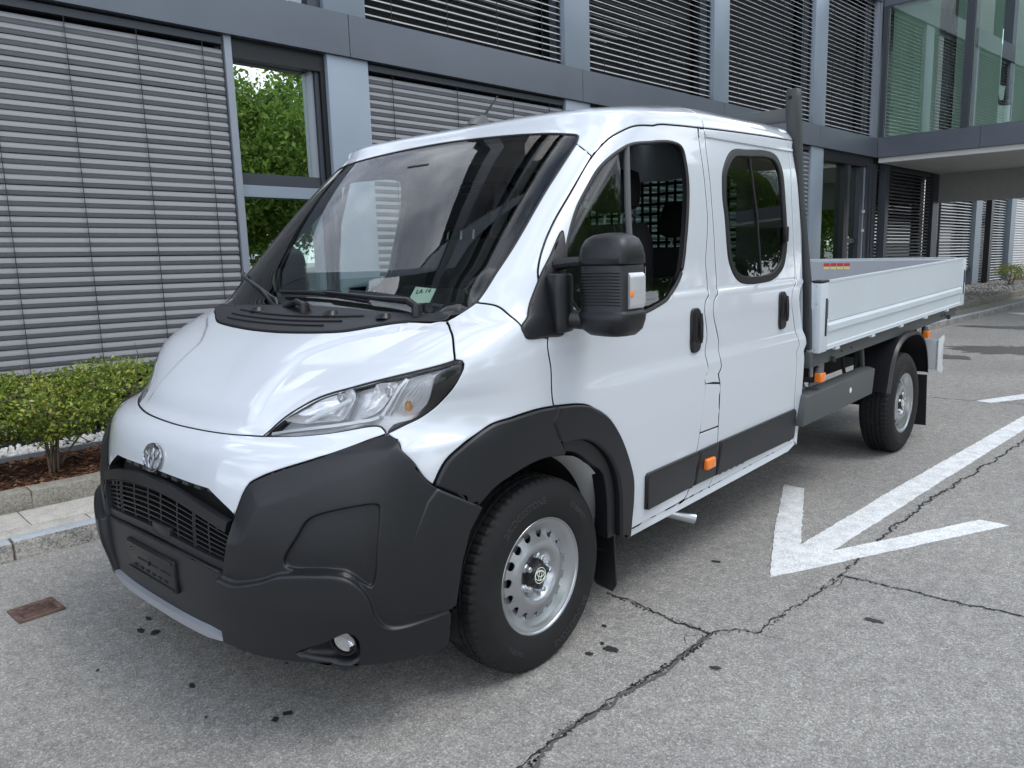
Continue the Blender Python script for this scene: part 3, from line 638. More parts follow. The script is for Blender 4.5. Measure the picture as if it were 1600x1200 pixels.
for sg in (1, -1):
    g = (lambda c: c) if sg > 0 else (lambda c: [(-a, b) for a, b in c])
    q = pt(*g([(.848, .366)])[0], -.004); n_ = nv(*g([fogc])[0]); ax = (n_ * .55 + Vector((-1, 0, 0)) * .45).normalized(); rot = ax.to_track_quat('Z', 'Y').to_matrix()
    def rl(prof, c, rotm, nn=28):
        m_ = MB().lathe(prof, nn, 'z'); m_.v = [tuple(rotm @ Vector(v) + c) for v in m_.v]; return m_
    fg = rl([(.0, -.04), (.03, -.035), (.041, .0), (.046, .020), (.046, .024), (.042, .024), (.040, .018)], q, rot).build('fog_lamp', 'black_smooth', T, smooth=True)
    rl([(.0, .006), (.02, .008), (.036, .014)], q, rot).build('reflector', 'chrome', fg, smooth=True)
    rl([(.0, .024), (.02, .023), (.041, .018)], q, rot).build('lens', 'lens_glass', fg, smooth=True)
    fl_ = closed(f['flare_low'], .02)
    fl_ = loop(*[[a, b] for a, b in zip(f['flare_low'], f['flare_low'][1:] + f['flare_low'][:1])])
    panel('lower_flare', g(fl_), 'black_plastic', bump, off=lambda s, t: .024 + .016 * sm(np.abs(s), 1.02, 1.2), gap=.0015, bev=.010, depth=.04, ds=.02, dt=.018)
# plate under the grille, number plate holder, silver skid strip
pho = MB()
p0 = pt(0, .487, .014); n0_ = nv(0, .487)
plate = MB().box((-.978 - .034, -.195, .425), (-.978 - .014, .195, .545)).build('plate_holder', 'black_smooth', T, bevel=.006)
MB().box((-1.016, -.185, .527), (-1.011, .185, .540)).box((-1.016, -.185, .430), (-1.011, .185, .440)).build('holder_rim', 'black_plastic', plate, bevel=.002)
for yy in (-.12, -.02, .07): MB().box((-1.0145, yy - .045, .488), (-1.0115, yy + .03, .4905)).build('holder_slot', 'black_matte', plate)
for yy in (.150, .0): MB().lathe([(0, .003), (.008, .002), (.008, -.002)], 10, 'x', (-1.014, yy, .512 if yy else .49)).build('holder_screw', 'chrome' if yy else 'black_matte', plate, smooth=True)
for k in range(6): MB().box((-1.0145, -.14 + k * .05, .452), (-1.0115, -.115 + k * .05, .459)).build('holder_lug', 'black_matte', plate)
skp = [(a, .334 + .022 * (a / .43) ** 2 * 0) for a in np.linspace(-.435, .435, 30)]
strip('skid_strip', skp, .040, .020, 'skid_silver', T, off=.022, taper=[min(1, .45 + 6 * (.435 - abs(a))) for a, _ in skp])
# grille
gz = panel('grille', loop(GT + [], gt, mir(GT), mir(GS)[::-1] if False else [(-a, b) for a, b in GS], mir(gb[::-1]) if False else gb[::-1], GS[::-1]), 'black_matte', T, off=-.055, gap=-.01, bev=.001, depth=.002, ds=.05, dt=.04)
gz['label'] = 'black horizontal bar grille with raised upper rail'
def gl_t(s, t0): # rows follow the slight crown of the opening
    return t0 - .055 * (abs(s) / .47) ** 2 * ((t0 - .56) / .25) - .02 * (abs(s) / .47) ** 2
strip('grille_rail', [(a, gl_t(a, .785)) for a in np.linspace(-.468, .468, 30)], .044, .022, 'black_plastic', gz, off=-.004)
strip('grille_sill', [(a, gl_t(a, .612) - .004) for a in np.linspace(-.445, .445, 30)], .035, .016, 'black_plastic', gz, off=-.006)
for k, t0 in enumerate(np.linspace(.637, .757, 7)):
    e = .452 + .018 * (t0 - .6) / .15
    strip('grille_bar', [(a, gl_t(a, t0)) for a in np.linspace(-e, e, 26)], .0062, .018, 'black_smooth', gz, off=-.018)
for a in (-.36, -.30, -.17, -.05, .05, .17, .28, .36):
    wv = .012 if abs(a) in (.30, .28) else .006
    q = [(a, gl_t(a, t0)) for t0 in (.618, .66, .71, .772)]
    P = pts(q, -.004); MB().tube(P, wv * .7, 4).build('grille_post', 'black_smooth', gz)
for yy in (-.405, .405):
    q = pt(yy, .705, -.006); MB().lathe([(0, -.006), (.011, -.005), (.012, .01)], 14, 'x', q).build('parking_sensor', 'black_plastic', gz, smooth=True)
q = pt(.07, .627, 0); MB().box((q.x - .012, q.y - .07, q.z - .022), (q.x + .03, q.y + .07, q.z + .022)).build('radar_cover', 'black_smooth', gz, bevel=.006)
for a in np.linspace(-.28, .34, 9):
    q = pt(a, .812, -.03); MB().box((q.x - .008, q.y - .022, q.z - .007), (q.x + .008, q.y + .022, q.z + .007)).build('upper_slot_fin', 'frame_grey', gz)
# round emblem of three ovals
def ring_on(cy, cz, ry, rz, tk, parent, name, c0, ax_u, ax_v, ax_n, lift, m='emblem_chrome'):
    Pq = [c0 + ax_u * (cy + ry * math.cos(a)) + ax_v * (cz + rz * math.sin(a)) + ax_n * lift for a in np.linspace(0, 2 * math.pi, 41)[:-1]]
    mb = MB(); mb.up = ax_n; return mb.closedtube(Pq, tk, 8).build(name, m, parent, smooth=True)
c0 = pt(0, .870, .006); an_ = nv(0, .870); au = Vector((0, -1, 0)); av = an_.cross(au).normalized(); av = av if av.z > 0 else -av
em = ring_on(0, 0, .068, .0475, .0050, T, 'emblem', c0, au, av, an_, .002)
em['label'] = 'chrome emblem of three interlocking ovals'
ring_on(0, .0175, .0465, .0235, .0042, em, 'emblem_oval', c0, au, av, an_, .004)
ring_on(0, .000, .0180, .0425, .0042, em, 'emblem_oval', c0, au, av, an_, .005)

# ------------------------------------------------------------------ headlamps
HMAIN=[(.493,1.044),(.511,1.086),(.553,1.121),(.621,1.141),(.675,1.138),(.714,1.112),(.728,1.074),(.729,1.044),(.656,1.034),(.569,1.028)]
HDIP=[(.766,1.074),(.762,1.125),(.743,1.152),(.784,1.158),(.812,1.156),(.834,1.116),(.837,1.078),(.822,1.055),(.761,1.049)]
HIND=[(.836,1.164),(.864,1.176),(.898,1.181),(.942,1.146),(.987,1.08),(.965,1.05),(.932,1.049),(.881,1.062),(.872,1.049),(.844,1.125)]
HEND=[(.922,1.176),(.953,1.198),(.979,1.208),(1.008,1.179),(1.037,1.098),(1.009,1.041),(.939,1.014),(.899,1.007),(.911,1.026),(.979,1.042),(.992,1.08),(.951,1.142)]
HDRL=[(.493,.996),(.559,1.007),(.63,1.016),(.728,1.028),(.818,1.04),(.847,1.048)]
HFIN1=[(.854,1.052),(.85,1.094),(.832,1.142),(.831,1.168)]
HFIN2=[(.879,1.049),(.869,1.094),(.852,1.133),(.84,1.166)]
HBLADE=[(.589,1.035),(.634,1.063),(.674,1.087),(.702,1.105)]
HLINE=[(.733,1.045),(.725,1.078),(.711,1.112),(.677,1.131)]
HBULB=[(.923,1.079),(.646,1.118),(.799,1.134)]
mat('lamp_silver', (.80, .82, .86), rough=.25, metal=.25); mat('lamp_chrome', (.94, .95, .97), rough=.12, metal=.45)
for sg in (1, -1):
    g = (lambda c: c) if sg > 0 else (lambda c: [(-a, b) for a, b in c])
    hp = loop(hs, hlr, hll)
    H = panel('headlamp', g(hp), 'lens_glass', T, off=0., gap=.004, bev=.003, depth=.004, ds=.03, dt=.02)
    H['label'] = 'swept back headlamp with clear lens'
    hc = np.array([.74, 1.09])
    panel('lamp_bowl', g(hp), 'lamp_silver', H, off=-.045, gap=-.004, bev=.001, depth=.002, ds=.03, dt=.02)
    MB().closedtube(pts(g(hp), -.008), .0035, 6).build('lamp_surround', 'black_smooth', H, smooth=True)
    # chrome main and dipped reflectors: dished shells facing forward
    def dish(poly, dep, m, nm, off=-.012):
        P = np.array(poly); c = P.mean(0); rings = []
        for k, (sc_, o_) in enumerate(((1, off), (.86, off - dep * .45), (.62, off - dep * .8), (.3, off - dep), (.05, off - dep))):
            rings.append([tuple(v) for v in pts(g([tuple(c + (q - c) * sc_) for q in P]), o_)])
        return MB().loft(rings, False).build(nm, m, H, smooth=True, angle=60)
    dish(closed(HMAIN, .02), .036, 'lamp_chrome', 'main_reflector', -.006)
    dish(closed(HDIP, .02), .034, 'lamp_chrome', 'dip_reflector', -.008)
    dish(closed(HIND, .02), .030, 'lamp_silver', 'indicator_reflector', -.008)
    for nm_, (a_, b_), rr_, m_ in (('indicator_bulb', HBULB[0], .013, 'amber'), ('main_bulb', HBULB[1], .016, 'chrome'), ('dip_bulb', HBULB[2], .014, 'chrome')):
        q = pt(*g([(a_, b_)])[0], -.026); MB().loft([sellipse(q.x, q.y, rr_ * .4, rr_ * .4, q.z - rr_ * 1.5, 2, 12), sellipse(q.x, q.y, rr_, rr_, q.z - rr_ * .5, 2, 12), sellipse(q.x, q.y, rr_ * .9, rr_ * .9, q.z + rr_ * .8, 2, 12), sellipse(q.x, q.y, rr_ * .2, rr_ * .2, q.z + rr_ * 1.4, 2, 12)]).build(nm_, m_, H, smooth=True)
    strip('daylight_strip', g(HDRL), .013, .008, 'alu_bright', H, off=-.014)
    strip('divider_fin', g(HFIN1), .012, .012, 'lamp_silver', H, off=-.018); strip('divider_fin', g(HFIN2), .005, .010, 'alu_bright', H, off=-.014)
    strip('lamp_blade', g(HBLADE), .014, .010, 'alu_bright', H, off=-.022); strip('lamp_blade', g(HLINE), .005, .012, 'alu_bright', H, off=-.022)
    for k in range(4): strip('reflector_rib', g([(a0_ + (a1_ - a0_) * (k + 1) / 5, b0_ + (b1_ - b0_) * (k + 1) / 5) for (a0_, b0_), (a1_, b1_) in zip(((.885, 1.062), (.872, 1.10), (.872, 1.15)), ((.968, 1.066), (.965, 1.105), (.925, 1.155)))]), .004, .006, 'alu_bright', H, off=-.028)
    panel('lamp_end_cover', g(closed(HEND, .02)), 'black_smooth', H, off=-.010, gap=0, bev=.001, depth=.003)

# ------------------------------------------------------------------ door mirror
def mirror(sg, fold=False):
    E = empty('mirror_tmp')
    Y = lambda y: y * sg
    base_ = panel('mirror_mount', (lambda c: c if sg > 0 else [(-a, b) for a, b in c])(closed(f['mirror_base'], .02)), 'black_plastic', T, off=.012, gap=0, bev=.010, depth=.03, ds=.02, dt=.02)
    bpy.data.objects.remove(E)
    bx = .180; by = -1.19
    R = lambda rings: [[(x, Y(y), z) for x, y, z in r] for r in rings]
    if fold:   # head swung back against the door
        tf = lambda r: [[(.24 + (-(y + 1.07)) * .95 + (x - .03) * .15, (-1.06 - (x - .03) * .6), z) for x, y, z in q] for q in r]
    else: tf = lambda r: r
    head = MB().loft(R(tf([sellipse(bx, by, .03, .04, 1.252, 2.5), sellipse(bx, by - .002, .062, .078, 1.258, 3), sellipse(bx, by, .082, .097, 1.278, 3.6), sellipse(bx, by, .090, .104, 1.31, 4), sellipse(bx, by, .091, .105, 1.335, 4.2), sellipse(bx, by, .086, .100, 1.341, 4.2), sellipse(bx, by, .084, .097, 1.347, 4.2), sellipse(bx, by, .084, .097, 1.495, 4.2), sellipse(bx, by, .082, .094, 1.500, 4.2)]))).build('door_mirror', 'black_plastic', T, smooth=True, angle=50)
    head['label'] = 'tall black ribbed door mirror' 
    MB().loft(R(tf([sellipse(bx, by, .083, .094, 1.501, 4.2), sellipse(bx, by, .089, .102, 1.506, 4.2), sellipse(bx, by, .089, .102, 1.528, 4), sellipse(bx, by, .085, .097, 1.56, 3.8), sellipse(bx + .002, by, .074, .086, 1.588, 3.2), sellipse(bx + .004, by, .052, .063, 1.604, 2.8), sellipse(bx + .006, by, .02, .025, 1.610, 2.3)]))).build('mirror_cap', 'black_plastic', head, smooth=True, angle=60)
    for k in range(11):
        z = 1.368 + k * .0108
        ring = [(x, y) for x, y, _ in sellipse(bx, by, .0845, .0975, 0, 4.2, 64) if x < bx - .01 and -1.276 < y < -1.112]
        ring.sort(key=lambda q: q[1]); rr_ = tf([[(x, y, z) for x, y in ring]])[0]
        MB().tube([(x, Y(y), zz) for x, y, zz in rr_], .0034, 6).build('mirror_rib', 'black_plastic', head, smooth=True)
    # clear indicator on the outer end
    ring = [(x, y) for x, y, _ in sellipse(bx, by, .087, .101, 0, 4.2, 96) if y < -1.255 and bx - .050 < x < bx + .045]
    ring.sort(key=lambda q: math.atan2(q[1] - by, q[0] - bx))
    rgs = []
    for z, ex in ((1.352, .0), (1.358, .006), (1.37, .009), (1.455, .009), (1.468, .006), (1.474, 0)):
        o_ = [(x + (x - bx) / .1 * ex, y + (y - by) / .1 * ex, z) for x, y in ring]; i_ = [(bx + (x - bx) * .9, by + (y - by) * .9, z) for x, y in ring][::-1]
        rgs.append(o_ + i_)
    ind = MB().loft(R(tf(rgs))).build('mirror_indicator', 'ind_lens', head, smooth=True, angle=40)
    q = tf([[(bx - .040, -1.2975, 1.405)]])[0][0]
    MB().loft([sellipse(q[0], Y(q[1]), .008, .006, q[2] - .012, 2, 10), sellipse(q[0], Y(q[1]), .010, .008, q[2], 2, 10), sellipse(q[0], Y(q[1]), .005, .004, q[2] + .012, 2, 10)]).build('indicator_bulb', 'orange_lens', head, smooth=True)
    # mirror glass on the rear face
    gx = bx + .086; gp = tf([[(gx, by - .08, 1.36), (gx, by + .08, 1.36), (gx, by + .08, 1.49), (gx, by - .08, 1.49)], [(gx + .004, by - .08, 1.36), (gx + .004, by + .08, 1.36), (gx + .004, by + .08, 1.49), (gx + .004, by - .08, 1.49)]])
    MB().loft(R(gp)).build('mirror_glass', 'chrome', head)
    # arms and foot
    MB().tube([(x, Y(y), z) for x, y, z in ((.12, -.99, 1.505), (.125, -1.06, 1.512), (.15, -1.12, 1.515))], [.022, .020, .018], 10).build('mirror_arm', 'black_plastic', head, smooth=True)
    MB().tube([(x, Y(y), z) for x, y, z in ((.10, -1.00, 1.31), (.115, -1.07, 1.312), (.165, -1.14, 1.300))], [.040, .034, .030], 12).build('mirror_arm', 'black_plastic', head, smooth=True)
    MB().loft(R([[(.055, -.99, z), (.04, -1.055, z), (.075, -1.075, z), (.125, -1.065, z), (.155, -.99, z)] for z in (1.268, 1.30, 1.42, 1.475)])).build('mirror_foot', 'black_plastic', head, bevel=.012)
mat('ind_lens', (.66, .67, .70), rough=.15, metal=.45, coat=1.0, bump=.9, bscale=260)
mirror(1); mirror(-1, True)
# ------------------------------------------------------------------ wheels
def tri_plate(outer, holes, ds): return tri2d(outer, holes, ds, ds)
def wheel_master():
    tw = .1125
    prof = [(.212, .088), (.222, .101), (.232, .106), (.262, .113), (.296, .1165), (.318, .112), (.335, .104), (.349, .096), (.358, .090), (.3655, .082), (.3685, .070), (.3700, .052), (.3615, .050), (.3615, .043), (.3705, .041), (.3712, .020), (.3625, .018), (.3625, .011), (.3714, .009)]
    prof = prof + [(r, -h) for r, h in prof[::-1]]
    NS = 264
    tread = {8, 9, 10, 11, 14, 15, 18, 19, 22, 23, 26, 27, 28, 29}
    def fn(i, j, r):
        if r > .357 and i in tread:
            if i in (8, 9, 10, 11) or i in (26, 27, 28, 29):
                return r - (.006 if (j % 4) == 3 else 0)
            k = (j + i) % 6
            return r - (.005 if k == 0 else 0)
        return r
    ty = MB().lathe([(r, -h) for r, h in prof], NS, 'y', fn=fn)
    return ty
mat('tyre_groove', (.012, .012, .013), rough=.9)
TY = wheel_master()
def wheel(xc, yc, sg, steer=0., ang=0.):
    zc = .362
    W_ = TY.build('wheel', 'rubber', T, smooth=True, angle=28) if not hasattr(wheel, 'ty') else link(bpy.data.objects.new('wheel', wheel.ty), T)
    wheel.ty = W_.data
    W_.location = (xc, yc, zc); W_.rotation_euler = (0, ang, (0 if sg > 0 else math.pi) + steer)
    W_['label'] = 'tyre on silver steel wheel'
    def part(nm, mk, m, par=W_, **k):
        key = 'm_' + nm + str(k.pop('key', ''))
        if hasattr(wheel, key): o = link(bpy.data.objects.new(nm, getattr(wheel, key)), par)
        else:
            o = mk().build(nm, m, par, **k); setattr(wheel, key, o.data)
        return o
    # outward is -y in wheel space
    def rimmb():
        pr = [(.150, -.06), (.190, -.08), (.2075, -.095), (.2205, -.094), (.2235, -.098), (.2205, -.1015), (.2145, -.0985), (.2085, -.088), (.2065, -.074), (.1985, -.070), (.1945, -.064), (.192, -.050), (.186, .06), (.205, .09)]
        return MB().lathe(pr, 72, 'y')
    rim = part('rim', rimmb, 'rim_silver', smooth=True, angle=50)
    def discmb():
        n = 16
        outer = [(.1915 * math.cos(a), .1915 * math.sin(a)) for a in np.linspace(0, 2 * math.pi, 97)[:-1]]
        holes = []
        for k in range(n):
            a0 = 2 * math.pi * (k + .5) / n; cx, cy = .160 * math.cos(a0), .160 * math.sin(a0)
            holes.append([(cx + .0165 * math.cos(a), cy + .0165 * math.sin(a)) for a in np.linspace(0, 2 * math.pi, 19)[:-1]])
        v2, F2 = tri2d(outer, holes, .0085, .0085)
        R_ = pch([0, .030, .055, .072, .083, .095, .110, .128, .143, .160, .178, .1915, .2], [-.056, -.056, -.056, -.059, -.070, -.084, -.091, -.088, -.081, -.075, -.068, -.060, -.05])
        hh = R_(np.linalg.norm(v2, axis=1)); nn = len(v2)
        mb = MB(); mb.add([(a, h, b) for (a, b), h in zip(v2, hh)] + [(a, h + .005, b) for (a, b), h in zip(v2, hh)], [tuple(int(i) for i in q) for q in F2] + [tuple(int(i) + nn for i in q[::-1]) for q in F2])
        cnt = {}
        for q in F2:
            for a, b in ((q[0], q[1]), (q[1], q[2]), (q[2], q[0])): cnt[(int(a), int(b))] = 1
        for (a, b) in list(cnt):
            if (b, a) not in cnt: mb.f.append((b, a, a + nn, b + nn))
        return mb
    disc = part('wheel_disc', discmb, 'rim_silver', smooth=True, angle=40)
    part('brake_drum', lambda: MB().lathe([(0, -.02), (.145, -.018), (.148, .06)], 40, 'y'), 'under_black', smooth=True)
    def capmb():
        ring = []
        for k in range(60):
            a = 2 * math.pi * k / 60; r = .060 + .008 * math.cos(5 * (a + .31) + math.pi)
            ring.append((r * math.cos(a), r * math.sin(a)))
        return MB().loft([[(x * k_, h, y * k_) for x, y in ring] for k_, h in ((1.0, -.054), (1.0, -.070), (.93, -.080), (.62, -.086), (.58, -.090), (.3, -.091))])
    cap = part('hub_cap', capmb, 'black_smooth', smooth=True, angle=45)
    for nm, a_, b_, cz in (('cap_ring', .030, .030, 0), ('cap_oval', .0205, .011, .006), ('cap_oval', .008, .0195, 0), ('cap_oval', .0285, .0195, 0)):
        def mkr(a_=a_, b_=b_, cz=cz):
            mb = MB(); mb.up = Vector((0, 1, 0)); return mb.closedtube([(a_ * math.cos(t), -.0922, cz + b_ * math.sin(t)) for t in np.linspace(0, 2 * math.pi, 33)[:-1]], .0014, 6)
        part(nm, mkr, 'paper', par=cap, smooth=True, key=(a_, b_))
    for k in range(5):
        a = 2 * math.pi * k / 5 + .31; x, z = .0655 * math.cos(a), .0655 * math.sin(a)
        def bolt(x=x, z=z, a=a):
            hexr = lambda r, h, o: [(x + r * math.cos(t + a), h, z + r * math.sin(t + a)) for t in np.linspace(0, 2 * math.pi, 7)[:-1]]
            rnd = lambda r, h: [(x + r * math.cos(t), h, z + r * math.sin(t)) for t in np.linspace(0, 2 * math.pi, 19)[:-1]]
            return MB().loft([rnd(.017, -.054), rnd(.017, -.070), rnd(.013, -.073)]).loft([hexr(.0115, -.070, 0), hexr(.0115, -.090, 0), hexr(.0095, -.093, 0)])
        part('wheel_bolt', bolt, 'bolt_metal', smooth=True, angle=30, key=k)
    # raised sidewall lettering
    if not hasattr(wheel, 'txt'):
        vs = []; fs = []
        for body, ac, size in (('BRIDGESTONE', math.radians(128), .038), ('BRIDGESTONE', math.radians(-40), .038), ('DURAVIS', math.radians(62), .030), ('225/75R16', math.radians(-110), .022)):
            me = text_mesh(body, size, .0006); k = len(vs)
            for v in me.vertices:
                ang_ = ac - v.co.x / .298; r = .281 + v.co.y; h = np.interp(r, [.262, .296, .318, .335], [.113, .1165, .112, .104])
                vs.append((r * math.cos(ang_), -(h + .0006 + v.co.z), r * math.sin(ang_)))
            fs += [tuple(i + k for i in q.vertices) for q in me.polygons]; bpy.data.meshes.remove(me)
        me = bpy.data.meshes.new('sidewall_lettering'); me.from_pydata(vs, [], fs); me.materials.append(MATS['rubber_text']); wheel.txt = me
    link(bpy.data.objects.new('sidewall_lettering', wheel.txt), W_)
    return W_
wheel(0, -.888, 1, ang=.30); wheel(0, .888, -1); wheel(4.035, -.985, 1, ang=.05); wheel(4.035, .985, -1)

# ------------------------------------------------------------------ wheel houses, mud flaps, underbody
for sg in (1, -1):
    pr = []
    for a in np.linspace(math.radians(-8), math.radians(192), 24): pr.append((.455 * math.cos(a), .465 * math.sin(a)))
    ring0 = [(x + .02, -.985 * sg, z + .362) for x, z in pr]; ring1 = [(x + .02, -.60 * sg, z + .362) for x, z in pr]
    mb = MB(); n = len(pr); mb.add(ring0 + ring1, [(i, i + 1, n + i + 1, n + i) for i in range(n - 1)]); mb.add(ring1 + [(.02, -.60 * sg, .25)], [(i, i + 1, n) for i in range(n - 1)])
    mb.build('wheel_house', 'under_black', T, smooth=True)
    # pale painted flange edge at the back of the arch
    fg_ = []
    for a in np.linspace(math.radians(6), math.radians(66), 14): fg_.append((.02 + .452 * math.cos(a), .362 + .455 * math.sin(a)))
    mb = MB(); n = len(fg_); mb.add([(x, -.985 * sg, z) for x, z in fg_] + [(x - .012, -.86 * sg, z - .01) for x, z in fg_], [(i, i + 1, n + i + 1, n + i) for i in range(n - 1)]); mb.build('arch_flange', 'white_flange', T, smooth=True)
    # front mud flap
    MB().prism([(.45, -.995 * sg, .46), (.455, -.85 * sg, .46), (.49, -.845 * sg, .17), (.495, -.87 * sg, .125), (.49, -.96 * sg, .115), (.48, -.985 * sg, .15)], (.012, 0, .004)).build('mud_flap', 'black_smooth', T, bevel=.004)
    # rear mudguard
    prm = []
    th = [math.radians(a) for a in np.linspace(172, 4, 22)]
    rx, rz = .47, .50
    prm = [(4.10 + rx * math.copysign(abs(math.cos(a)) ** .75, math.cos(a)), .375 + rz * abs(math.sin(a)) ** .8) for a in th]
    prm = [(prm[0][0] - .012, .50)] + [q for q in prm if q[1] > .50]
    rings = []
    for yy, dr in ((-1.105, -.035), (-1.105, .0), (-1.085, .018), (-.86, .018)):
        rings.append([(4.10 + (x - 4.10) * (1 + dr), yy * sg, .375 + (z - .375) * (1 + dr)) for x, z in prm])
    mb = MB(); n = len(prm)
    for k in range(3): mb.add(rings[k] + rings[k + 1], [(i, i + 1, n + i + 1, n + i) for i in range(n - 1)])
    mb.build('rear_mudguard', 'black_smooth', T, smooth=True, angle=40)
    MB().prism([(4.545, -1.10 * sg, .50), (4.545, -.86 * sg, .50), (4.585, -.86 * sg, .09), (4.59, -1.10 * sg, .09)], (.008, 0, .002)).build('mud_flap', 'black_matte', T)
    # inner skirt of the rear wheel house
    MB().box((3.62, -.86 * sg - .005, .45), (4.58, -.86 * sg + .005, .86)).build('mudguard_back', 'under_black', T)
    # side guard box beam below the deck
    y0, y1 = -1.075 * sg, -.98 * sg
    MB().prism([(2.20, y0, .525), (2.24, y0, .690), (2.25, (y0 * .6 + y1 * .4), .700), (2.25, y1, .700), (2.20, y1, .525)], (1.15, 0, .012)).build('side_guard', 'frame_grey', T, bevel=.006)
    MB().lathe([(0, -.0015), (.017, -.0013), (.0175, 0)], 24, 'y', (2.93, y0 - .0012 * sg, .625)).build('guard_badge', 'paper', T)
    for xx, zz in ((2.46, .775), (4.63, .812)):
        st = MB().box((xx - .01, -1.035 * sg - .012, zz - .02), (xx + .01, -1.035 * sg + .012, zz + .09)).build('lamp_bracket', 'black_smooth', T)
        MB().box((xx - .036, -1.06 * sg - .022, zz - .030), (xx + .036, -1.06 * sg + .022, zz + .025)).build('side_marker', 'orange_lens', T, bevel=.007, seg=3)
        MB().loft([sellipse(xx, -1.05 * sg, .028, .02, zz + .024, 3, 14), sellipse(xx, -1.05 * sg, .02, .016, zz + .055, 3, 14)]).build('marker_boot', 'interior_grey', T, smooth=True)
    # chassis rail
    MB().box((1.0, (-.42 * sg) - .04, .50), (5.55, (-.42 * sg) + .04, .70)).build('chassis_rail', 'under_black', T)
    # outer deck rail
    mb = MB(); yb = -1.062 * sg
    mb.prism([(2.30, yb, .845), (2.30, yb, .935), (2.30, yb * .93, .935), (2.30, yb * .93, .845)], (3.16, 0, .046)); mb.build('deck_rail', 'frame_grey', T, bevel=.004)
    for xx in (2.78, 2.95, 5.02, 5.1):
        MB().lathe([(0, -.004), (.006, -.004), (.006, .004)], 8, 'y', (xx, yb - .001 * sg, .884 + (xx - 2.3) * .0145)).build('rail_hole', 'black_matte', T)
    for xx in (2.62, 5.20):
        MB().lathe([(0, -.02 * sg), (.016, -.018 * sg), (.02, 0), (.008, .01 * sg)], 14, 'y', (xx, yb - .004 * sg, .855 + (xx - 2.3) * .0145)).build('lashing_stud', 'black_smooth', T, smooth=True)
    # rear lamp housing end and bumper bar
    MB().prism([(5.17, -1.02 * sg, .45), (5.19, -1.02 * sg, .70), (5.19, -.62 * sg, .70), (5.17, -.62 * sg, .45)], (.05, 0, 0)).build('rear_lamp_panel', 'alu_bright', T, bevel=.006)
    MB().prism([(5.16, -1.022 * sg, .44), (5.26, -1.035 * sg, .41), (5.29, -1.035 * sg, .45), (5.255, -1.035 * sg, .49), (5.255, -1.035 * sg, .66), (5.29, -1.035 * sg, .70), (5.27, -1.035 * sg, .74), (5.16, -1.022 * sg, .71)], (0, .012 * sg, 0)).build('lamp_bracket', 'alu_bright', T, bevel=.003)
for xx in (2.5, 3.2, 3.9, 4.6, 5.3):
    MB().box((xx - .03, -.80, .70), (xx + .03, .80, .80)).build('cross_member', 'under_black', T)
MB().box((-.6, -.62, .28), (1.2, .62, .34)).build('undertray_light_block', 'under_black', T)  # dark plate added under the nose to block light
MB().box((.55, -.97, .37), (2.2, .97, .44)).build('floor_light_block', 'under_black', T)  # dark plate under the cab, likewise added to keep light out
MB().box((-.55, -.60, .34), (-.50, .60, .95)).build('radiator', 'under_black', T)
MB().box((-.36, -.62, .95), (-.33, .62, 1.18)).build('bulkhead', 'under_black', T)
MB().box((2.30, -.95, .44), (2.34, -.45, .83)).build('frame_bracket', 'under_black', T)
# white filler-neck housing behind the cab, hoses
MB().loft([sellipse(2.50, -.80, .20, .12, .50, 3, 20), sellipse(2.50, -.80, .21, .13, .66, 3, 20), sellipse(2.47, -.80, .18, .11, .73, 3, 20)]).build('fluid_tank', 'floor_grey', T, smooth=True)
MB().box((2.62, -.94, .66), (2.84, -.928, .80)).build('splash_shield', 'floor_grey', T, bevel=.003)
MB().tube([(2.40, -.93, .83), (2.45, -.95, .75), (2.65, -.94, .72), (2.9, -.9, .70)], .018, 8).build('hose', 'black_matte', T, smooth=True)
MB().tube([(3.05, -.97, .86), (3.12, -.98, .60)], .012, 6).build('stay_rod', 'under_black', T); MB().tube([(3.35, -.99, .88), (3.42, -.99, .60)], .016, 6).build('stay_rod', 'frame_grey', T)
MB().tube([(1.02, -.62, .30), (1.12, -.80, .275), (1.24, -.93, .225)], .028, 14, cap=False).build('exhaust_tip', 'bolt_metal', T, smooth=True)
MB().tube([(1.02, -.62, .302), (1.12, -.80, .277), (1.235, -.925, .228)], .024, 14).build('exhaust_bore', 'black_matte', T, smooth=True)
MB().tube([(-.05, -.75, .362), (-.05, .75, .362)], .04, 8).build('front_axle', 'under_black', T); MB().tube([(4.035, -.9, .362), (4.035, .9, .362)], .05, 8).build('rear_axle', 'under_black', T)

# ------------------------------------------------------------------ load deck
SL = .0145
def dz(x): return (x - 2.34) * SL
def dbox(mb, x0, x1, y0, y1, z0, z1):
    return mb.box((x0, y0, z0), (x1, y1, z1), fn=lambda x, y, z: (x, y, z + dz(x)))
dbox(MB(), 2.36, 5.47, -1.05, 1.05, .915, .945).build('deck_floor', 'floor_grey', T)
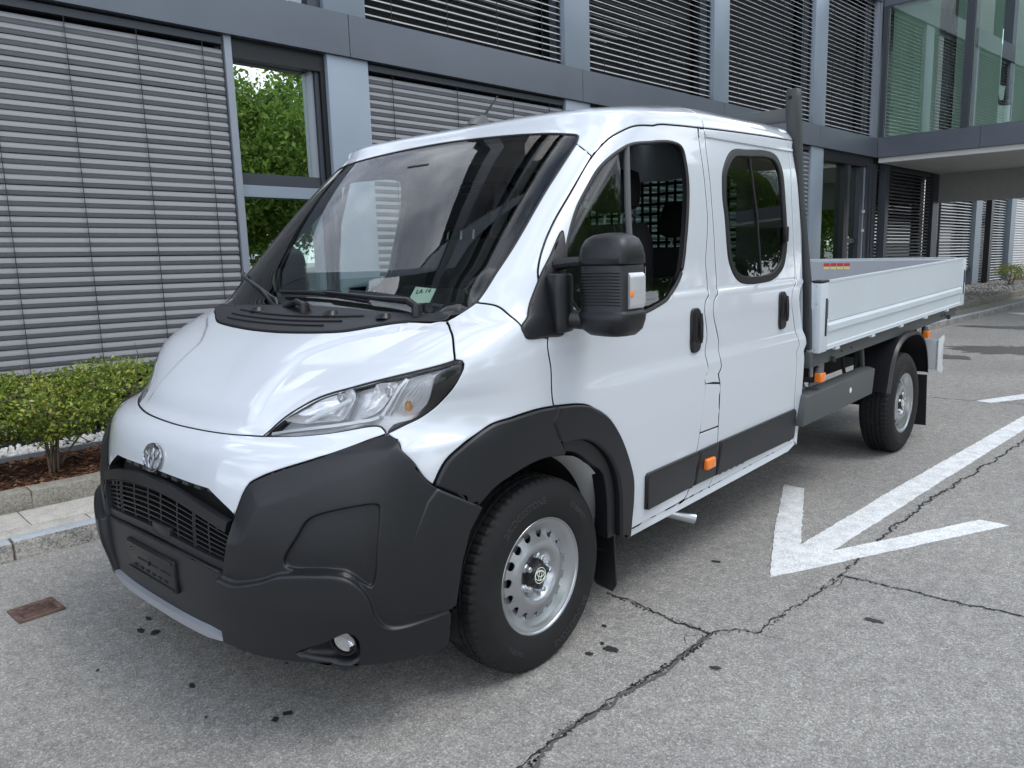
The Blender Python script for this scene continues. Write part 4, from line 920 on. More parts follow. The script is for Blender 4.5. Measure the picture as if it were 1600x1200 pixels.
# dropside profile (y outward, z) : smooth upper board, groove, raised rib and bottom bead
def dropside(sg):
    # polyline of outer face: (outward, z)
    pf = [(0, .945), (.010, .945), (.013, .952), (.010, .960), (.004, .963), (.004, 1.028), (.016, 1.043), (.016, 1.075), (.002, 1.092), (.002, 1.097), (.006, 1.099), (.006, 1.318), (.009, 1.322), (.009, 1.333), (-.022, 1.333), (-.022, .945)]
    x0, x1 = 2.452, 5.462
    mb = MB().loft([[(x, -(1.086 + o) * sg, z + dz(x)) for o, z in pf] for x in (x0, x1)])
    o = mb.build('dropside_board', 'aluminium', T, smooth=True, angle=20)
    MB().tube([(x0, -(1.093) * sg, .940 + dz(x0)), (x1, -1.093 * sg, .940 + dz(x1))], .007, 8).build('bottom_bead', 'alu_bright', o, smooth=True)
    for xx in (2.62, 3.25, 3.85, 4.45, 5.05): dbox(MB(), xx - .03, xx + .03, min(-1.10 * sg, -1.075 * sg), max(-1.10 * sg, -1.075 * sg), .918, .934).build('board_hinge', 'aluminium', o, bevel=.003)
    for xx in (2.56, 3.4, 4.2, 5.0): MB().lathe([(0, -.006 * sg), (.005, -.006 * sg), (.006, 0)], 10, 'y', (xx, -1.101 * sg, .940 + dz(xx))).build('rivet', 'bolt_metal', o, smooth=True)
    return o
dn = dropside(1); dropside(-1)
for sg in (1, -1):
    ya, yb = -1.10 * sg, -1.03 * sg
    for fr, (xa, xb) in (('f', (2.335, 2.448)), ('r', (5.466, 5.56))):
        P = dbox(MB(), xa, xb, min(ya, yb), max(ya, yb), .928, 1.325).build('corner_post', 'aluminium', T, bevel=.008)
        xm = (xa + xb) / 2 + (.022 if fr == 'f' else -.008)
        lt = dbox(MB(), xm - .014, xm + .014, min(ya - .002 * sg, ya + .01 * sg), max(ya - .002 * sg, ya + .01 * sg), 1.02, 1.235).build('board_latch', 'black_matte', P, bevel=.002)
        dbox(MB(), xm - .010, xm + .010, min(ya - .008 * sg, ya), max(ya - .008 * sg, ya), 1.118, 1.225).build('latch_lever', 'frame_grey', lt, bevel=.003)
        if fr == 'f': dbox(MB(), xa + .004, xb + .002, min(ya, yb), max(ya, yb), 1.326, 1.338).build('post_cap', 'black_smooth', P, bevel=.004)
        for zz in (.95, 1.08, 1.21, 1.31): MB().lathe([(0, -.003), (.004, -.003), (.005, 0)], 10, 'x', (xa - .0005, ya + .028 * sg, zz)).build('rivet', 'bolt_metal', P, smooth=True)
        if fr == 'f': dbox(MB(), xa - .012, xa - .0005, min(yb, ya + .05 * sg), max(yb, ya + .05 * sg), .93, 1.33).build('post_flange', 'aluminium', P)
# tailgate and front board
tg = dbox(MB(), 5.472, 5.500, -1.028, 1.028, .945, 1.333).build('tailgate', 'aluminium', T, bevel=.004)
dbox(MB(), 5.466, 5.4715, -1.026, 1.026, .96, 1.318).build('tailgate_lining', 'floor_grey', tg)
dbox(MB(), 5.466, 5.502, -1.028, 1.028, 1.3335, 1.340).build('tailgate_rail', 'alu_bright', tg)
# warning sticker on the inner face: red over yellow fields
yL = -.20
for k in range(4):
    y0 = .085 - k * .062 - .004
    dbox(MB(), 5.4632, 5.4655, y0 - .054, y0, 1.272, 1.300).build('sticker_field', 'sticker_red', tg)
    dbox(MB(), 5.4632, 5.4655, y0 - .054, y0, 1.244, 1.269).build('sticker_field', 'sticker_yellow', tg)
dbox(MB(), 2.352, 2.376, -1.028, 1.028, .945, 1.333).build('front_board', 'aluminium', T)
# headboard frame
mat('post_grey', (.036, .040, .042), rough=.42)
for sg in (1, -1):
    up = MB().loft([[(xa_, -yo * sg, z), (xb_, -yo * sg, z), (xb_, -(yo - .058) * sg, z), (xa_, -(yo - .058) * sg, z)] for z, yo, xa_, xb_ in ((.95, 1.058, 2.300, 2.332), (1.33, 1.045, 2.290, 2.334), (1.79, .983, 2.280, 2.345), (2.12, .960, 2.276, 2.350), (2.20, .956, 2.262, 2.350), (2.34, .948, 2.262, 2.348), (2.385, .946, 2.285, 2.345))]).build('headboard_upright', 'post_grey', T, bevel=.003)
    MB().lathe([(0, -.002), (.010, -.002), (.011, .001)], 14, 'x', (2.261, -.918 * sg, 2.335)).build('upright_hole', 'black_matte', up)
MB().box((2.275, -.90, 2.215), (2.33, .90, 2.285)).build('headboard_beam', 'frame_grey', T, bevel=.004)
MB().box((2.30, -.965, 1.333), (2.345, .965, 1.39)).build('headboard_beam', 'frame_grey', T, bevel=.004)
# perforated guard plate behind the rear window
mb = MB(); ys = np.arange(-.90, .91, .06); zs = np.arange(1.40, 1.97, .06)
for y in ys: mb.box((2.306, y - .009, 1.385), (2.310, y + .009, 1.96))
for z in zs: mb.box((2.3105, -.96, z - .009), (2.3145, .96, z + .009))
mb.build('guard_mesh', 'black_smooth', T)

# ------------------------------------------------------------------ cabin
db = MB(); rg = []
for y in np.linspace(-.92, .92, 13):
    k = 1 - .25 * (abs(y) / .92) ** 4
    rg.append([(-.20 + .10 * (abs(y) / .92) ** 3, y, 1.25), (.10, y, 1.345), (.28, y, 1.375 + (.03 if -.75 < y < -.15 else 0)), (.38, y, 1.35 + (.02 if -.75 < y < -.15 else 0)), (.43, y, 1.25), (.42, y, 1.0), (.36, y, .80), (-.1, y, .80)])
dash = db.loft(rg).build('dashboard', 'interior', T, smooth=True, angle=35)
MB().box((.33, -.12, 1.26), (.40, .14, 1.41)).build('screen', 'interior', dash, bevel=.01)
st = MB(); st.up = None
wc = Vector((.60, -.46, 1.26)); a1 = Vector((0, 1, 0)); a2 = Vector((.45, 0, .89)).normalized(); ax_ = a1.cross(a2)
mbs = MB(); mbs.up = ax_; sw = mbs.closedtube([wc + (a1 * math.cos(t) + a2 * math.sin(t)) * .19 for t in np.linspace(0, 2 * math.pi, 41)[:-1]], .016, 10).build('steering_wheel', 'fabric_black', T, smooth=True)
for t in (math.radians(-90), math.radians(10), math.radians(170)): MB().tube([wc, wc + (a1 * math.cos(t) + a2 * math.sin(t)) * .18], [.03, .014], 8).build('spoke', 'fabric_black', sw, smooth=True)
MB().tube([wc, wc + Vector((-.22, 0, -.12))], .04, 10).build('column', 'interior', sw, smooth=True)
def seat(x, y, w_, nh, dz_=0., hy=None):
    up_ = lambda r: [[(a, b, c + dz_) for a, b, c in q] for q in r]
    S0 = empty('x'); bpy.data.objects.remove(S0)
    s1 = MB().loft(up_([sellipse(x + .22, y, .24, w_, .86, 5, 28), sellipse(x + .22, y, .26, w_ + .01, .92, 5, 28), sellipse(x + .22, y, .25, w_, .99, 4, 28), sellipse(x + .23, y, .18, w_ - .06, 1.01, 4, 28)])).build('seat', 'fabric_black', T, smooth=True, angle=60)
    rings = []
    for k, (z, xx, hx, hw) in enumerate(((.96, .40, .07, w_ * .9), (1.1, .43, .085, w_), (1.3, .47, .08, w_), (1.45, .50, .065, w_ * .92), (1.53, .52, .04, w_ * .75))): rings.append(sellipse(x + xx, y, hx, hw, z, 3.5, 28))
    MB().loft(up_(rings)).build('backrest', 'fabric_black', s1, smooth=True, angle=60)
    for k in range(nh):
        yy = (y + (k - (nh - 1) / 2) * w_) if hy is None else hy
        MB().loft(up_([sellipse(x + .53, yy, .03, .08, 1.585, 3, 24), sellipse(x + .54, yy, .055, .13, 1.61, 3, 24), sellipse(x + .555, yy, .055, .135, 1.70, 3, 24), sellipse(x + .565, yy, .045, .115, 1.77, 3, 24), sellipse(x + .57, yy, .02, .07, 1.79, 3, 24)])).build('headrest', 'fabric_black', s1, smooth=True, angle=60)
        for d in (-.05, .05): MB().tube([(x + .52, yy + d, 1.50 + dz_), (x + .54, yy + d, 1.61 + dz_)], .007, 6).build('headrest_rod', 'bolt_metal', s1)
    MB().box((x + .05, y - w_ + .05, .44), (x + .4, y + w_ - .05, .86)).build('seat_base', 'interior', s1)
seat(.62, -.52, .25, 1, .14); seat(.62, .30, .50, 1, .10, .50); seat(1.45, 0, .80, 2, .02)
# mirror pod and rain sensor on the windscreen
P = pts([(0, 1.93)], -.03)[0]; pod = MB().box((P.x - .0, P.y - .08, P.z - .06), (P.x + .05, P.y + .08, P.z + .05)).build('sensor_pod', 'black_smooth', T, bevel=.015)
# paper note standing inside the windscreen
nn_ = nv(.545, 1.418)
nq = pts([(.498, 1.389), (.595, 1.394), (.591, 1.440), (.495, 1.447)], -.016)
note = MB().prism(nq, -nn_ * .0012).build('paper_note', 'paper'); tag(note, 'pale green paper note with LA 14 handwritten, inside the windscreen', 'paper note')
c_ = sum(nq, Vector()) / 4; ux = (nq[1] - nq[0]).normalized(); uy = nn_.cross(ux).normalized(); uy = uy if uy.z > 0 else -uy
nme = text_mesh('LA 14', .030, .0002)
for v in nme.vertices: v.co = c_ + ux * v.co.x + uy * (v.co.y + .008) + nn_ * (.0016 + v.co.z)
nme.materials.append(MATS['ink']); no = bpy.data.objects.new('handwriting', nme); link(no, note)
# ------------------------------------------------------------------ materials of the place
def node_mat(name):
    m = bpy.data.materials.new(name); m.use_nodes = True; MATS[name] = m; t = m.node_tree; return m, t, t.nodes['Principled BSDF']
def nd(t, ty, **k):
    n = t.nodes.new(ty)
    for a, b in k.items():
        if a in n.inputs.keys(): n.inputs[a].default_value = b
        else: setattr(n, a, b)
    return n
def ramp(t, pts_):
    r = t.nodes.new('ShaderNodeValToRGB'); e = r.color_ramp.elements
    while len(e) < len(pts_): e.new(.5)
    for i, (p_, c) in enumerate(pts_): e[i].position = p_; e[i].color = (*c, 1) if len(c) == 3 else c
    return r
m, t, b = node_mat('asphalt')
co = nd(t, 'ShaderNodeTexCoord'); big = nd(t, 'ShaderNodeTexNoise', Scale=.55, Detail=5.); mid = nd(t, 'ShaderNodeTexNoise', Scale=14., Detail=6., Roughness=.7)
v1 = nd(t, 'ShaderNodeTexVoronoi', Scale=210.); v2_ = nd(t, 'ShaderNodeTexVoronoi', Scale=105.); fn_ = nd(t, 'ShaderNodeTexNoise', Scale=230., Detail=3.)
for q in (big, mid, v1, v2_, fn_): t.links.new(co.outputs['Object'], q.inputs['Vector'])
r1 = ramp(t, [(0, (.15, .147, .140)), (.35, (.222, .218, .208)), (.62, (.288, .281, .268)), (.84, (.365, .356, .338)), (1, (.60, .585, .555))]); sepc = nd(t, 'ShaderNodeSeparateColor'); t.links.new(v1.outputs['Color'], sepc.inputs[0]); t.links.new(sepc.outputs[0], r1.inputs[0])
sep2 = nd(t, 'ShaderNodeSeparateColor'); t.links.new(v2_.outputs['Color'], sep2.inputs[0]); r2 = ramp(t, [(0, (.15, .147, .14)), (.5, (.25, .245, .234)), (.93, (.335, .327, .31)), (1, (.52, .51, .48))]); t.links.new(sep2.outputs[1], r2.inputs[0])
mxa = nd(t, 'ShaderNodeMixRGB'); mxa.inputs[0].default_value = .42; t.links.new(r1.outputs[0], mxa.inputs[1]); t.links.new(r2.outputs[0], mxa.inputs[2])
rb = ramp(t, [(.3, (.86, .86, .86)), (.7, (1.14, 1.13, 1.11))]); t.links.new(big.outputs['Fac'], rb.inputs[0]); rm = ramp(t, [(.3, (.80, .80, .80)), (.7, (1.18, 1.18, 1.18))]); t.links.new(mid.outputs['Fac'], rm.inputs[0])
mu = nd(t, 'ShaderNodeMixRGB', blend_type='MULTIPLY'); mu.inputs[0].default_value = 1; t.links.new(mxa.outputs[0], mu.inputs[1]); t.links.new(rb.outputs[0], mu.inputs[2])
mu2 = nd(t, 'ShaderNodeMixRGB', blend_type='MULTIPLY'); mu2.inputs[0].default_value = 1; t.links.new(mu.outputs[0], mu2.inputs[1]); t.links.new(rm.outputs[0], mu2.inputs[2]); t.links.new(mu2.outputs[0], b.inputs['Base Color'])
b.inputs['Roughness'].default_value = .82
ad = nd(t, 'ShaderNodeMath', operation='ADD'); t.links.new(v1.outputs['Distance'], ad.inputs[0]); t.links.new(fn_.outputs['Fac'], ad.inputs[1])
bu = nd(t, 'ShaderNodeBump', Strength=.5, Distance=.004); t.links.new(ad.outputs[0], bu.inputs['Height']); t.links.new(bu.outputs[0], b.inputs['Normal'])
def speckle(name, c0, c1, scale, rough=.85, bump=.4, extra=None):
    m, t, b = node_mat(name); co = nd(t, 'ShaderNodeTexCoord'); v = nd(t, 'ShaderNodeTexVoronoi', Scale=scale); n = nd(t, 'ShaderNodeTexNoise', Scale=scale * .06, Detail=6., Roughness=.65)
    t.links.new(co.outputs['Object'], v.inputs['Vector']); t.links.new(co.outputs['Object'], n.inputs['Vector'])
    s_ = nd(t, 'ShaderNodeSeparateColor'); t.links.new(v.outputs['Color'], s_.inputs[0]); a = nd(t, 'ShaderNodeMath', operation='MULTIPLY_ADD'); a.inputs[1].default_value = .45; t.links.new(s_.outputs[0], a.inputs[0]); t.links.new(n.outputs['Fac'], a.inputs[2])
    r = ramp(t, [(.35, c0), (.95, c1)]); t.links.new(a.outputs[0], r.inputs[0]); t.links.new(r.outputs[0], b.inputs['Base Color']); b.inputs['Roughness'].default_value = rough
    bu = nd(t, 'ShaderNodeBump', Strength=bump, Distance=.003); t.links.new(a.outputs[0], bu.inputs['Height']); t.links.new(bu.outputs[0], b.inputs['Normal']); return m
speckle('granite', (.06, .065, .07), (.42, .40, .36), 130.)
speckle('granite_top', (.26, .29, .33), (.42, .45, .48), 160.)
speckle('paver', (.28, .265, .24), (.52, .50, .46), 170.)
speckle('old_concrete', (.10, .095, .075), (.30, .285, .24), 120.)
speckle('road_paint', (.42, .43, .43), (.84, .86, .87), 190., rough=.75, bump=.6)
speckle('mulch_soil', (.020, .010, .006), (.09, .040, .022), 60.)
speckle('pebble', (.30, .30, .30), (.62, .61, .60), 30., bump=.2)
speckle('dark_pebble', (.10, .10, .10), (.34, .33, .31), 40., bump=.2)
speckle('rust', (.060, .036, .028), (.16, .100, .08), 60., bump=.5)
mat('crack_dark', (.018, .018, .017), rough=.95); mat('stain_dark', (.026, .026, .026), rough=.6); mat('wet_patch', (.085, .083, .080), rough=.6); mat('crack_fill', (.095, .092, .085), rough=.95)
def rnd_mat(name, stops, rough=.6, transl=0.):
    m, t, b = node_mat(name); g_ = nd(t, 'ShaderNodeNewGeometry'); r = ramp(t, stops); t.links.new(g_.outputs['Random Per Island'], r.inputs[0]); t.links.new(r.outputs[0], b.inputs['Base Color']); b.inputs['Roughness'].default_value = rough
    if transl:
        tr = nd(t, 'ShaderNodeBsdfTranslucent'); t.links.new(r.outputs[0], tr.inputs[0]); mi = nd(t, 'ShaderNodeMixShader'); mi.inputs[0].default_value = transl; o_ = t.nodes['Material Output']
        t.links.new(b.outputs[0], mi.inputs[1]); t.links.new(tr.outputs[0], mi.inputs[2]); t.links.new(mi.outputs[0], o_.inputs[0])
    return m
rnd_mat('hedge_leaf', [(0, (.07, .12, .02)), (.35, (.17, .25, .04)), (.7, (.30, .38, .06)), (.92, (.46, .50, .10)), (1, (.40, .30, .08))], .5, .3)
rnd_mat('dry_leaf', [(0, (.08, .075, .04)), (.5, (.16, .15, .07)), (1, (.25, .24, .10))], .7, .2)
rnd_mat('tree_leaf', [(0, (.09, .17, .03)), (.5, (.19, .32, .05)), (1, (.34, .48, .09))], .5, .4)
rnd_mat('bark_chip', [(0, (.025, .010, .006)), (.5, (.11, .045, .022)), (.85, (.20, .085, .04)), (1, (.42, .24, .13))], .85)
mat('twig', (.16, .12, .085), rough=.9, var=.3, vscale=20); mat('bark', (.09, .07, .055), rough=.95, var=.3, vscale=6)
mat('fascia', (.125, .142, .170), rough=.34, metal=.25, var=.07, vscale=1.3)
mat('pillar_paint', (.250, .300, .355), rough=.40, metal=.15, var=.06, vscale=1.2)
mat('frame_dark', (.055, .062, .075), rough=.4, metal=.2)
mat('jamb_grey', (.30, .33, .38), rough=.4, metal=.3)
mat('slat', (.20, .208, .226), rough=.55, metal=.0, var=.03, vscale=2)
mat('slat_upper', (.62, .63, .64), rough=.40, metal=.2)
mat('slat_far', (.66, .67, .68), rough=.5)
mat('cord', (.03, .03, .033), rough=.8)
mat('dark_room', (.012, .013, .014), rough=.9)
mat('soffit', (.62, .62, .60), rough=.8); mat('render_wall', (.36, .36, .34), rough=.85, var=.05)
rnd_mat('curtain', [(0, (.76, .88, .81)), (1, (.78, .90, .83))], .9, .6); mat('cream_wall', (.60, .58, .42), rough=.9)
mat('black_paint', (.012, .013, .015), rough=.4)
glassmat('facade_glass', (.16, .22, .19), refl=1.0, ior=1.5, base=.62, gcol=(.92, 1, .94))
glassmat('mirror_glass', (.16, .22, .19), refl=1.0, ior=1.5, base=.85); glassmat('green_glass', (.22, .32, .27), refl=1.0, ior=1.5, base=.22, gcol=(.85, 1, .9)); glassmat('dark_glass', (.05, .06, .06), refl=1.0, ior=1.5, base=.03)
glassmat('wing_glass', (.90, .98, .94), refl=1.0, ior=1.5, base=.13)

# ------------------------------------------------------------------ road, kerb, pavement
def ground_sheet():
    me = bpy.data.meshes.new('road'); me.from_pydata([(-150, -150, 0), (250, -150, 0), (250, 150, 0), (-150, 150, 0)], [], [(0, 1, 2, 3)]); me.materials.append(MATS['asphalt'])
    o = bpy.data.objects.new('road', me); link(o); tag(o, 'grey weathered asphalt road surface', None, None, 'structure'); return o
road = ground_sheet()
KA = math.radians(-4.2); KD = Vector((math.cos(KA), math.sin(KA), 0)); KN = Vector((-math.sin(KA), math.cos(KA), 0)); K0 = Vector((-1.03, 1.905, 0))
def kq(a, b_, z): return tuple(K0 + KD * a + KN * b_ + Vector((0, 0, z)))
def kbox(a0, a1, b0, b1, z0, z1): return MB().box((a0, b0, z0), (a1, b1, z1), fn=kq)
pav = kbox(-6, 60, .12, .60, -.2, .080).build('pavement', 'old_concrete'); tag(pav, 'narrow paved strip between road kerb and planting bed', None, None, 'structure')
kb = kbox(-6, 60, .02, .11, -.2, .06).build('kerb', 'granite'); tag(kb, 'granite kerb along the road edge', None, None, 'structure')
a = -5.93
while a < 30:
    l = 1.0; o = kbox(a + .004, a + l - .004, 0 + random.uniform(-.004, .004), .115, -.1, .104 + random.uniform(-.003, .003)).build('kerb_stone', 'granite', kb, bevel=.010)
    o.data.materials.append(MATS['granite_top'])
    for p_ in o.data.polygons:
        if p_.normal.z > .6: p_.material_index = 1
    a += l
for row, (b0, b1, ph, n_) in enumerate(((.118, .262, -.055, 20), (.266, .600, .235, 20))):
    a = -4.5 + ph + (.02 if row else 0)
    # joints fall where the photograph shows them
    a = {0: .49, 1: .215}[row] - .75 * 7
    while a < 14:
        kbox(a + .003, a + .747, b0, b1, .02, .100 + random.uniform(-.0015, .0015)).build('paving_slab', 'paver', pav, bevel=.003); a += .75
pk_ = kbox(-6, 60, .605, .735, -.1, .175).build('planter_edging', 'old_concrete'); tag(pk_, 'low concrete edging of the planting bed', None, None, 'structure')
a = -5.7
while a < 26:
    kbox(a + .002, a + .998, .598, .745, .0, .215 + random.uniform(-.003, .003)).build('edging_stone', 'old_concrete', pk_, bevel=.009); a += 1.0
bed = kbox(-6, 60, .74, 3.2, -.3, .165).build('planting_bed', 'mulch_soil'); tag(bed, 'bark mulched planting bed in front of the facade', None, None, 'structure')
# bark chips
def scatter(name, n_, fa, fb, z, size, m_, flat=.35, parent=None):
    vs = []; fs = []
    A = rng.uniform(*fa, n_); B_ = rng.uniform(*fb, n_)
    for i in range(n_):
        s_ = size * rng.uniform(.5, 1.5); e = Euler(rng.uniform(-.5, .5, 3) * np.array([1, 1, 14])); c = Vector(kq(A[i], B_[i], z + rng.uniform(0, s_ * .6))); k = len(vs)
        for d in ((-1, -.32, 0), (1, -.32, 0), (1, .32, 0), (-1, .32, 0), (0, 0, .3), (0, 0, -.3)):
            q = Vector(d) * s_; q.rotate(e); vs.append(tuple(c + q))
        fs += [(k, k + 1, k + 4), (k + 1, k + 2, k + 4), (k + 2, k + 3, k + 4), (k + 3, k, k + 4), (k + 1, k, k + 5), (k + 2, k + 1, k + 5), (k + 3, k + 2, k + 5), (k, k + 3, k + 5)]
    me = bpy.data.meshes.new(name); me.from_pydata(vs, [], fs); me.materials.append(MATS[m_]); return link(bpy.data.objects.new(name, me), parent)
ch = scatter('bark_mulch', 7000, (-1.6, 3.0), (.75, 1.72), .166, .017, 'bark_chip'); tag(ch, 'red brown bark mulch chips lying in the planting bed', None, None, 'stuff')
def pebbles(name, n_, fa, fb, z, r0, r1, m_):
    ico = bmesh.new(); bmesh.ops.create_icosphere(ico, subdivisions=1, radius=1); iv = [v.co.copy() for v in ico.verts]; jf = [[v.index for v in q.verts] for q in ico.faces]; ico.free(); vs = []; fs = []
    for i in range(n_):
        c = Vector(kq(rng.uniform(*fa), rng.uniform(*fb), z + rng.uniform(0, r0))); e = Euler(rng.uniform(0, 6, 3)); s_ = rng.uniform(r0, r1) * np.array([1.2, .9, .65]) * rng.uniform(.8, 1.2, 3); k = len(vs)
        for v in iv:
            q = Vector(v * Vector(s_) if False else (v.x * s_[0], v.y * s_[1], v.z * s_[2])); q.rotate(e); vs.append(tuple(c + q))
        fs += [tuple(i_ + k for i_ in q) for q in jf]
    me = bpy.data.meshes.new(name); me.from_pydata(vs, [], fs); me.materials.append(MATS[m_]); me.shade_smooth(); return link(bpy.data.objects.new(name, me))
st1 = pebbles('white_gravel', 1500, (-1.2, 3.2), (1.78, 2.12), .17, .018, .034, 'pebble'); tag(st1, 'pale round gravel strip at the foot of the blinds', None, None, 'stuff')
kbox(-3, 12, 1.735, 1.765, .1, .200).build('steel_edging', 'jamb_grey', bed)
st2 = pebbles('grey_gravel', 2600, (15.5, 26), (.76, 2.4), .17, .03, .06, 'dark_pebble'); tag(st2, 'grey gravel bed beyond the tail of the truck', None, None, 'stuff')
# drain grating in the road
dr = empty('drain_grating', (-1.10, 1.12, 0)); tag(dr, 'rusty rectangular drain grating set in the asphalt by the kerb', 'drain')
X0, X1, Y0, Y1 = -1.19, -1.0, 1.03, 1.215
mb = MB()
for (x0, x1, y0, y1) in ((X0, X1, Y0, Y0 + .03), (X0, X1, Y1 - .03, Y1), (X0, X0 + .025, Y0 + .0305, Y1 - .0305), (X1 - .025, X1, Y0 + .0305, Y1 - .0305)): mb.box((x0 + 1.10, y0 - 1.12, -.05), (x1 + 1.10, y1 - 1.12, .010))
mb.build('grate_frame', 'rust', dr, bevel=.002)
for k in range(6):
    yy = Y0 + .042 + k * .0205; MB().box((X0 + .0255 + 1.10, yy - 1.12, -.03), (X1 - .0255 + 1.10, yy + .0105 - 1.12, .0085)).build('grate_bar', 'rust', dr, bevel=.0015)
MB().box((X0 + .02 + 1.1, Y0 + .02 - 1.12, .001), (X1 - .02 + 1.1, Y1 - .02 - 1.12, .0025)).build('drain_pit', 'dark_room', dr)
# painted arrow and lines, slightly proud of the asphalt
def sheet(name, polys, m_, z, parent=None, th=.003):
    mb = MB()
    for pl in polys: mb.prism([(x, y, z - th) for x, y in pl], (0, 0, th))
    return mb.build(name, m_, parent)
def rough_edge(pl, step=.03, amp=.004):
    o = []
    for (x0, y0), (x1, y1) in zip(pl, pl[1:] + pl[:1]):
        l = math.hypot(x1 - x0, y1 - y0); n_ = max(1, int(l / step))
        for k in range(n_): o.append((x0 + (x1 - x0) * k / n_ + (random.uniform(-amp, amp) if k else 0), y0 + (y1 - y0) * k / n_ + (random.uniform(-amp, amp) if k else 0)))
    return o
ar = [(1.281, -1.306), (2.71, -.758), (2.707, -.893), (1.764, -1.255), (8.4, -1.25), (8.4, -1.345), (5.831, -1.40), (1.776, -1.412), (2.716, -1.874), (2.71, -2.019), (1.40, -1.375)]
ar = [(1.281, -1.306), (1.878, -1.063), (2.71, -.758), (2.707, -.893), (1.764, -1.255), (3.0, -1.335), (5.831, -1.564), (9.0, -1.82), (9.0, -1.97), (5.245, -1.662), (3.4, -1.525), (1.776, -1.412), (2.716, -1.874), (2.71, -2.019), (1.438, -1.386)]
sh = sheet('arrow_marking', [rough_edge(ar)], 'road_paint', .0045); tag(sh, 'white painted arrow on the asphalt beside the truck', None, None, 'structure')
sh = sheet('line_marking', [rough_edge([(6.315, -1.086), (6.29, -1.22), (6.652, -1.426), (7.6, -2.0), (7.6, -1.82), (6.939, -1.378)])], 'road_paint', .0045); tag(sh, 'white painted chevron tip behind the rear wheel', None, None, 'structure')
sh = sheet('line_marking', [rough_edge([(16.37, .479), (16.0, .15), (17.2, -1.6), (17.6, -1.3), (16.47, .25)])], 'road_paint', .0045); tag(sh, 'white painted line far behind the truck', None, None, 'structure')
# cracks and spots
def crack(path, w0, w1, m_='crack_dark', z=.0035, jit=.012):
    P = [Vector((x, y, 0)) for x, y in path]; fine = []
    for a_, b_ in zip(P, P[1:]):
        n_ = max(2, int((b_ - a_).length / .018))
        for k in range(n_): fine.append(a_.lerp(b_, k / n_))
    fine.append(P[-1]); L_, R_ = [], []; off = 0; w_ = w0
    for i, q in enumerate(fine):
        t_ = (fine[min(i + 1, len(fine) - 1)] - fine[max(i - 1, 0)]).normalized(); n_ = Vector((-t_.y, t_.x, 0)); off = .75 * off + random.uniform(-jit, jit); k = i / len(fine)
        w_ = (w0 + (w1 - w0) * k) * random.uniform(.2, 1.05); c = q + n_ * off; L_.append(c + n_ * w_ / 2); R_.append(c - n_ * w_ / 2)
    mb = MB(); n_ = len(L_); mb.add([(v.x, v.y, z) for v in L_ + R_], [(i, n_ + i, n_ + i + 1, i + 1) for i in range(n_ - 1)]); o = mb.build('crack', m_, road); return o
crack([(.67, -.80), (.638, -1.035), (.626, -1.2), (.622, -1.356)], .008, .016)
crack([(.622, -1.356), (.443, -1.364), (.202, -1.341), (-.024, -1.328), (-.219, -1.309), (-.348, -1.305), (-.49, -1.332), (-.8, -1.33)], .024, .016, 'crack_fill', .003)
crack([(.622, -1.356), (.443, -1.364), (.202, -1.341), (-.024, -1.328), (-.219, -1.309), (-.348, -1.305), (-.49, -1.332), (-.8, -1.33)], .007, .010)
crack([(.622, -1.356), (.708, -1.419), (.741, -1.487), (.849, -1.506), (1.094, -1.527), (1.355, -1.539), (1.567, -1.55), (1.75, -1.55)], .009, .007)
crack([(1.75, -1.55), (2.13, -1.549), (2.795, -1.558), (3.446, -1.611), (4.214, -1.68), (4.825, -1.732), (7, -1.9)], .014, .022)
crack([(1.504, -1.543), (1.514, -1.684), (1.528, -1.845), (1.513, -2.053), (1.545, -2.191), (1.544, -2.6)], .011, .014)
crack([(6.25, -.2), (6.286, -.622), (6.306, -.957), (6.393, -1.263), (6.35, -1.9)], .016, .016)
crack([(.60, -1.33), (.53, -1.27), (.47, -1.30), (.44, -1.355)], .004, .005); crack([(.75, -1.47), (.74, -1.60)], .004, .003); crack([(1.30, -1.535), (1.40, -1.60), (1.47, -1.60)], .004, .004)
def crumbs(path, n_, spread, m_):
    P = [Vector((x, y, 0)) for x, y in path]; L_ = [(b_ - a_).length for a_, b_ in zip(P, P[1:])]; tot = sum(L_); mb = MB()
    for _ in range(n_):
        u = random.uniform(0, tot); i = 0
        while u > L_[i] and i < len(L_) - 1: u -= L_[i]; i += 1
        c = P[i].lerp(P[i + 1], min(1, u / L_[i])) + Vector((random.gauss(0, spread), random.gauss(0, spread), 0)); r_ = random.uniform(.0015, .006); k_ = random.randint(5, 7); a0 = random.uniform(0, 6)
        mb.add([(c.x + r_ * random.uniform(.5, 1.3) * math.cos(a0 + 2 * math.pi * j / k_), c.y + r_ * random.uniform(.5, 1.3) * math.sin(a0 + 2 * math.pi * j / k_), .0028) for j in range(k_)], [tuple(range(k_))])
    o = mb.build('crack_crumbs', m_, road); o['kind'] = 'stuff'; return o
crumbs([(.622, -1.356), (.443, -1.364), (.202, -1.341), (-.024, -1.328), (-.219, -1.309), (-.348, -1.305), (-.49, -1.332), (-.8, -1.33)], 520, .009, 'crack_dark')
crumbs([(.67, -.80), (.638, -1.035), (.626, -1.2), (.622, -1.356)], 110, .006, 'crack_dark'); crumbs([(1.504, -1.543), (1.514, -1.684), (1.528, -1.845), (1.513, -2.053), (1.545, -2.191), (1.544, -2.6)], 140, .006, 'crack_dark'); crumbs([(.622, -1.356), (.708, -1.419), (.741, -1.487), (.849, -1.506), (1.094, -1.527), (1.355, -1.539), (1.75, -1.55), (2.795, -1.558), (3.446, -1.611)], 300, .008, 'crack_dark')
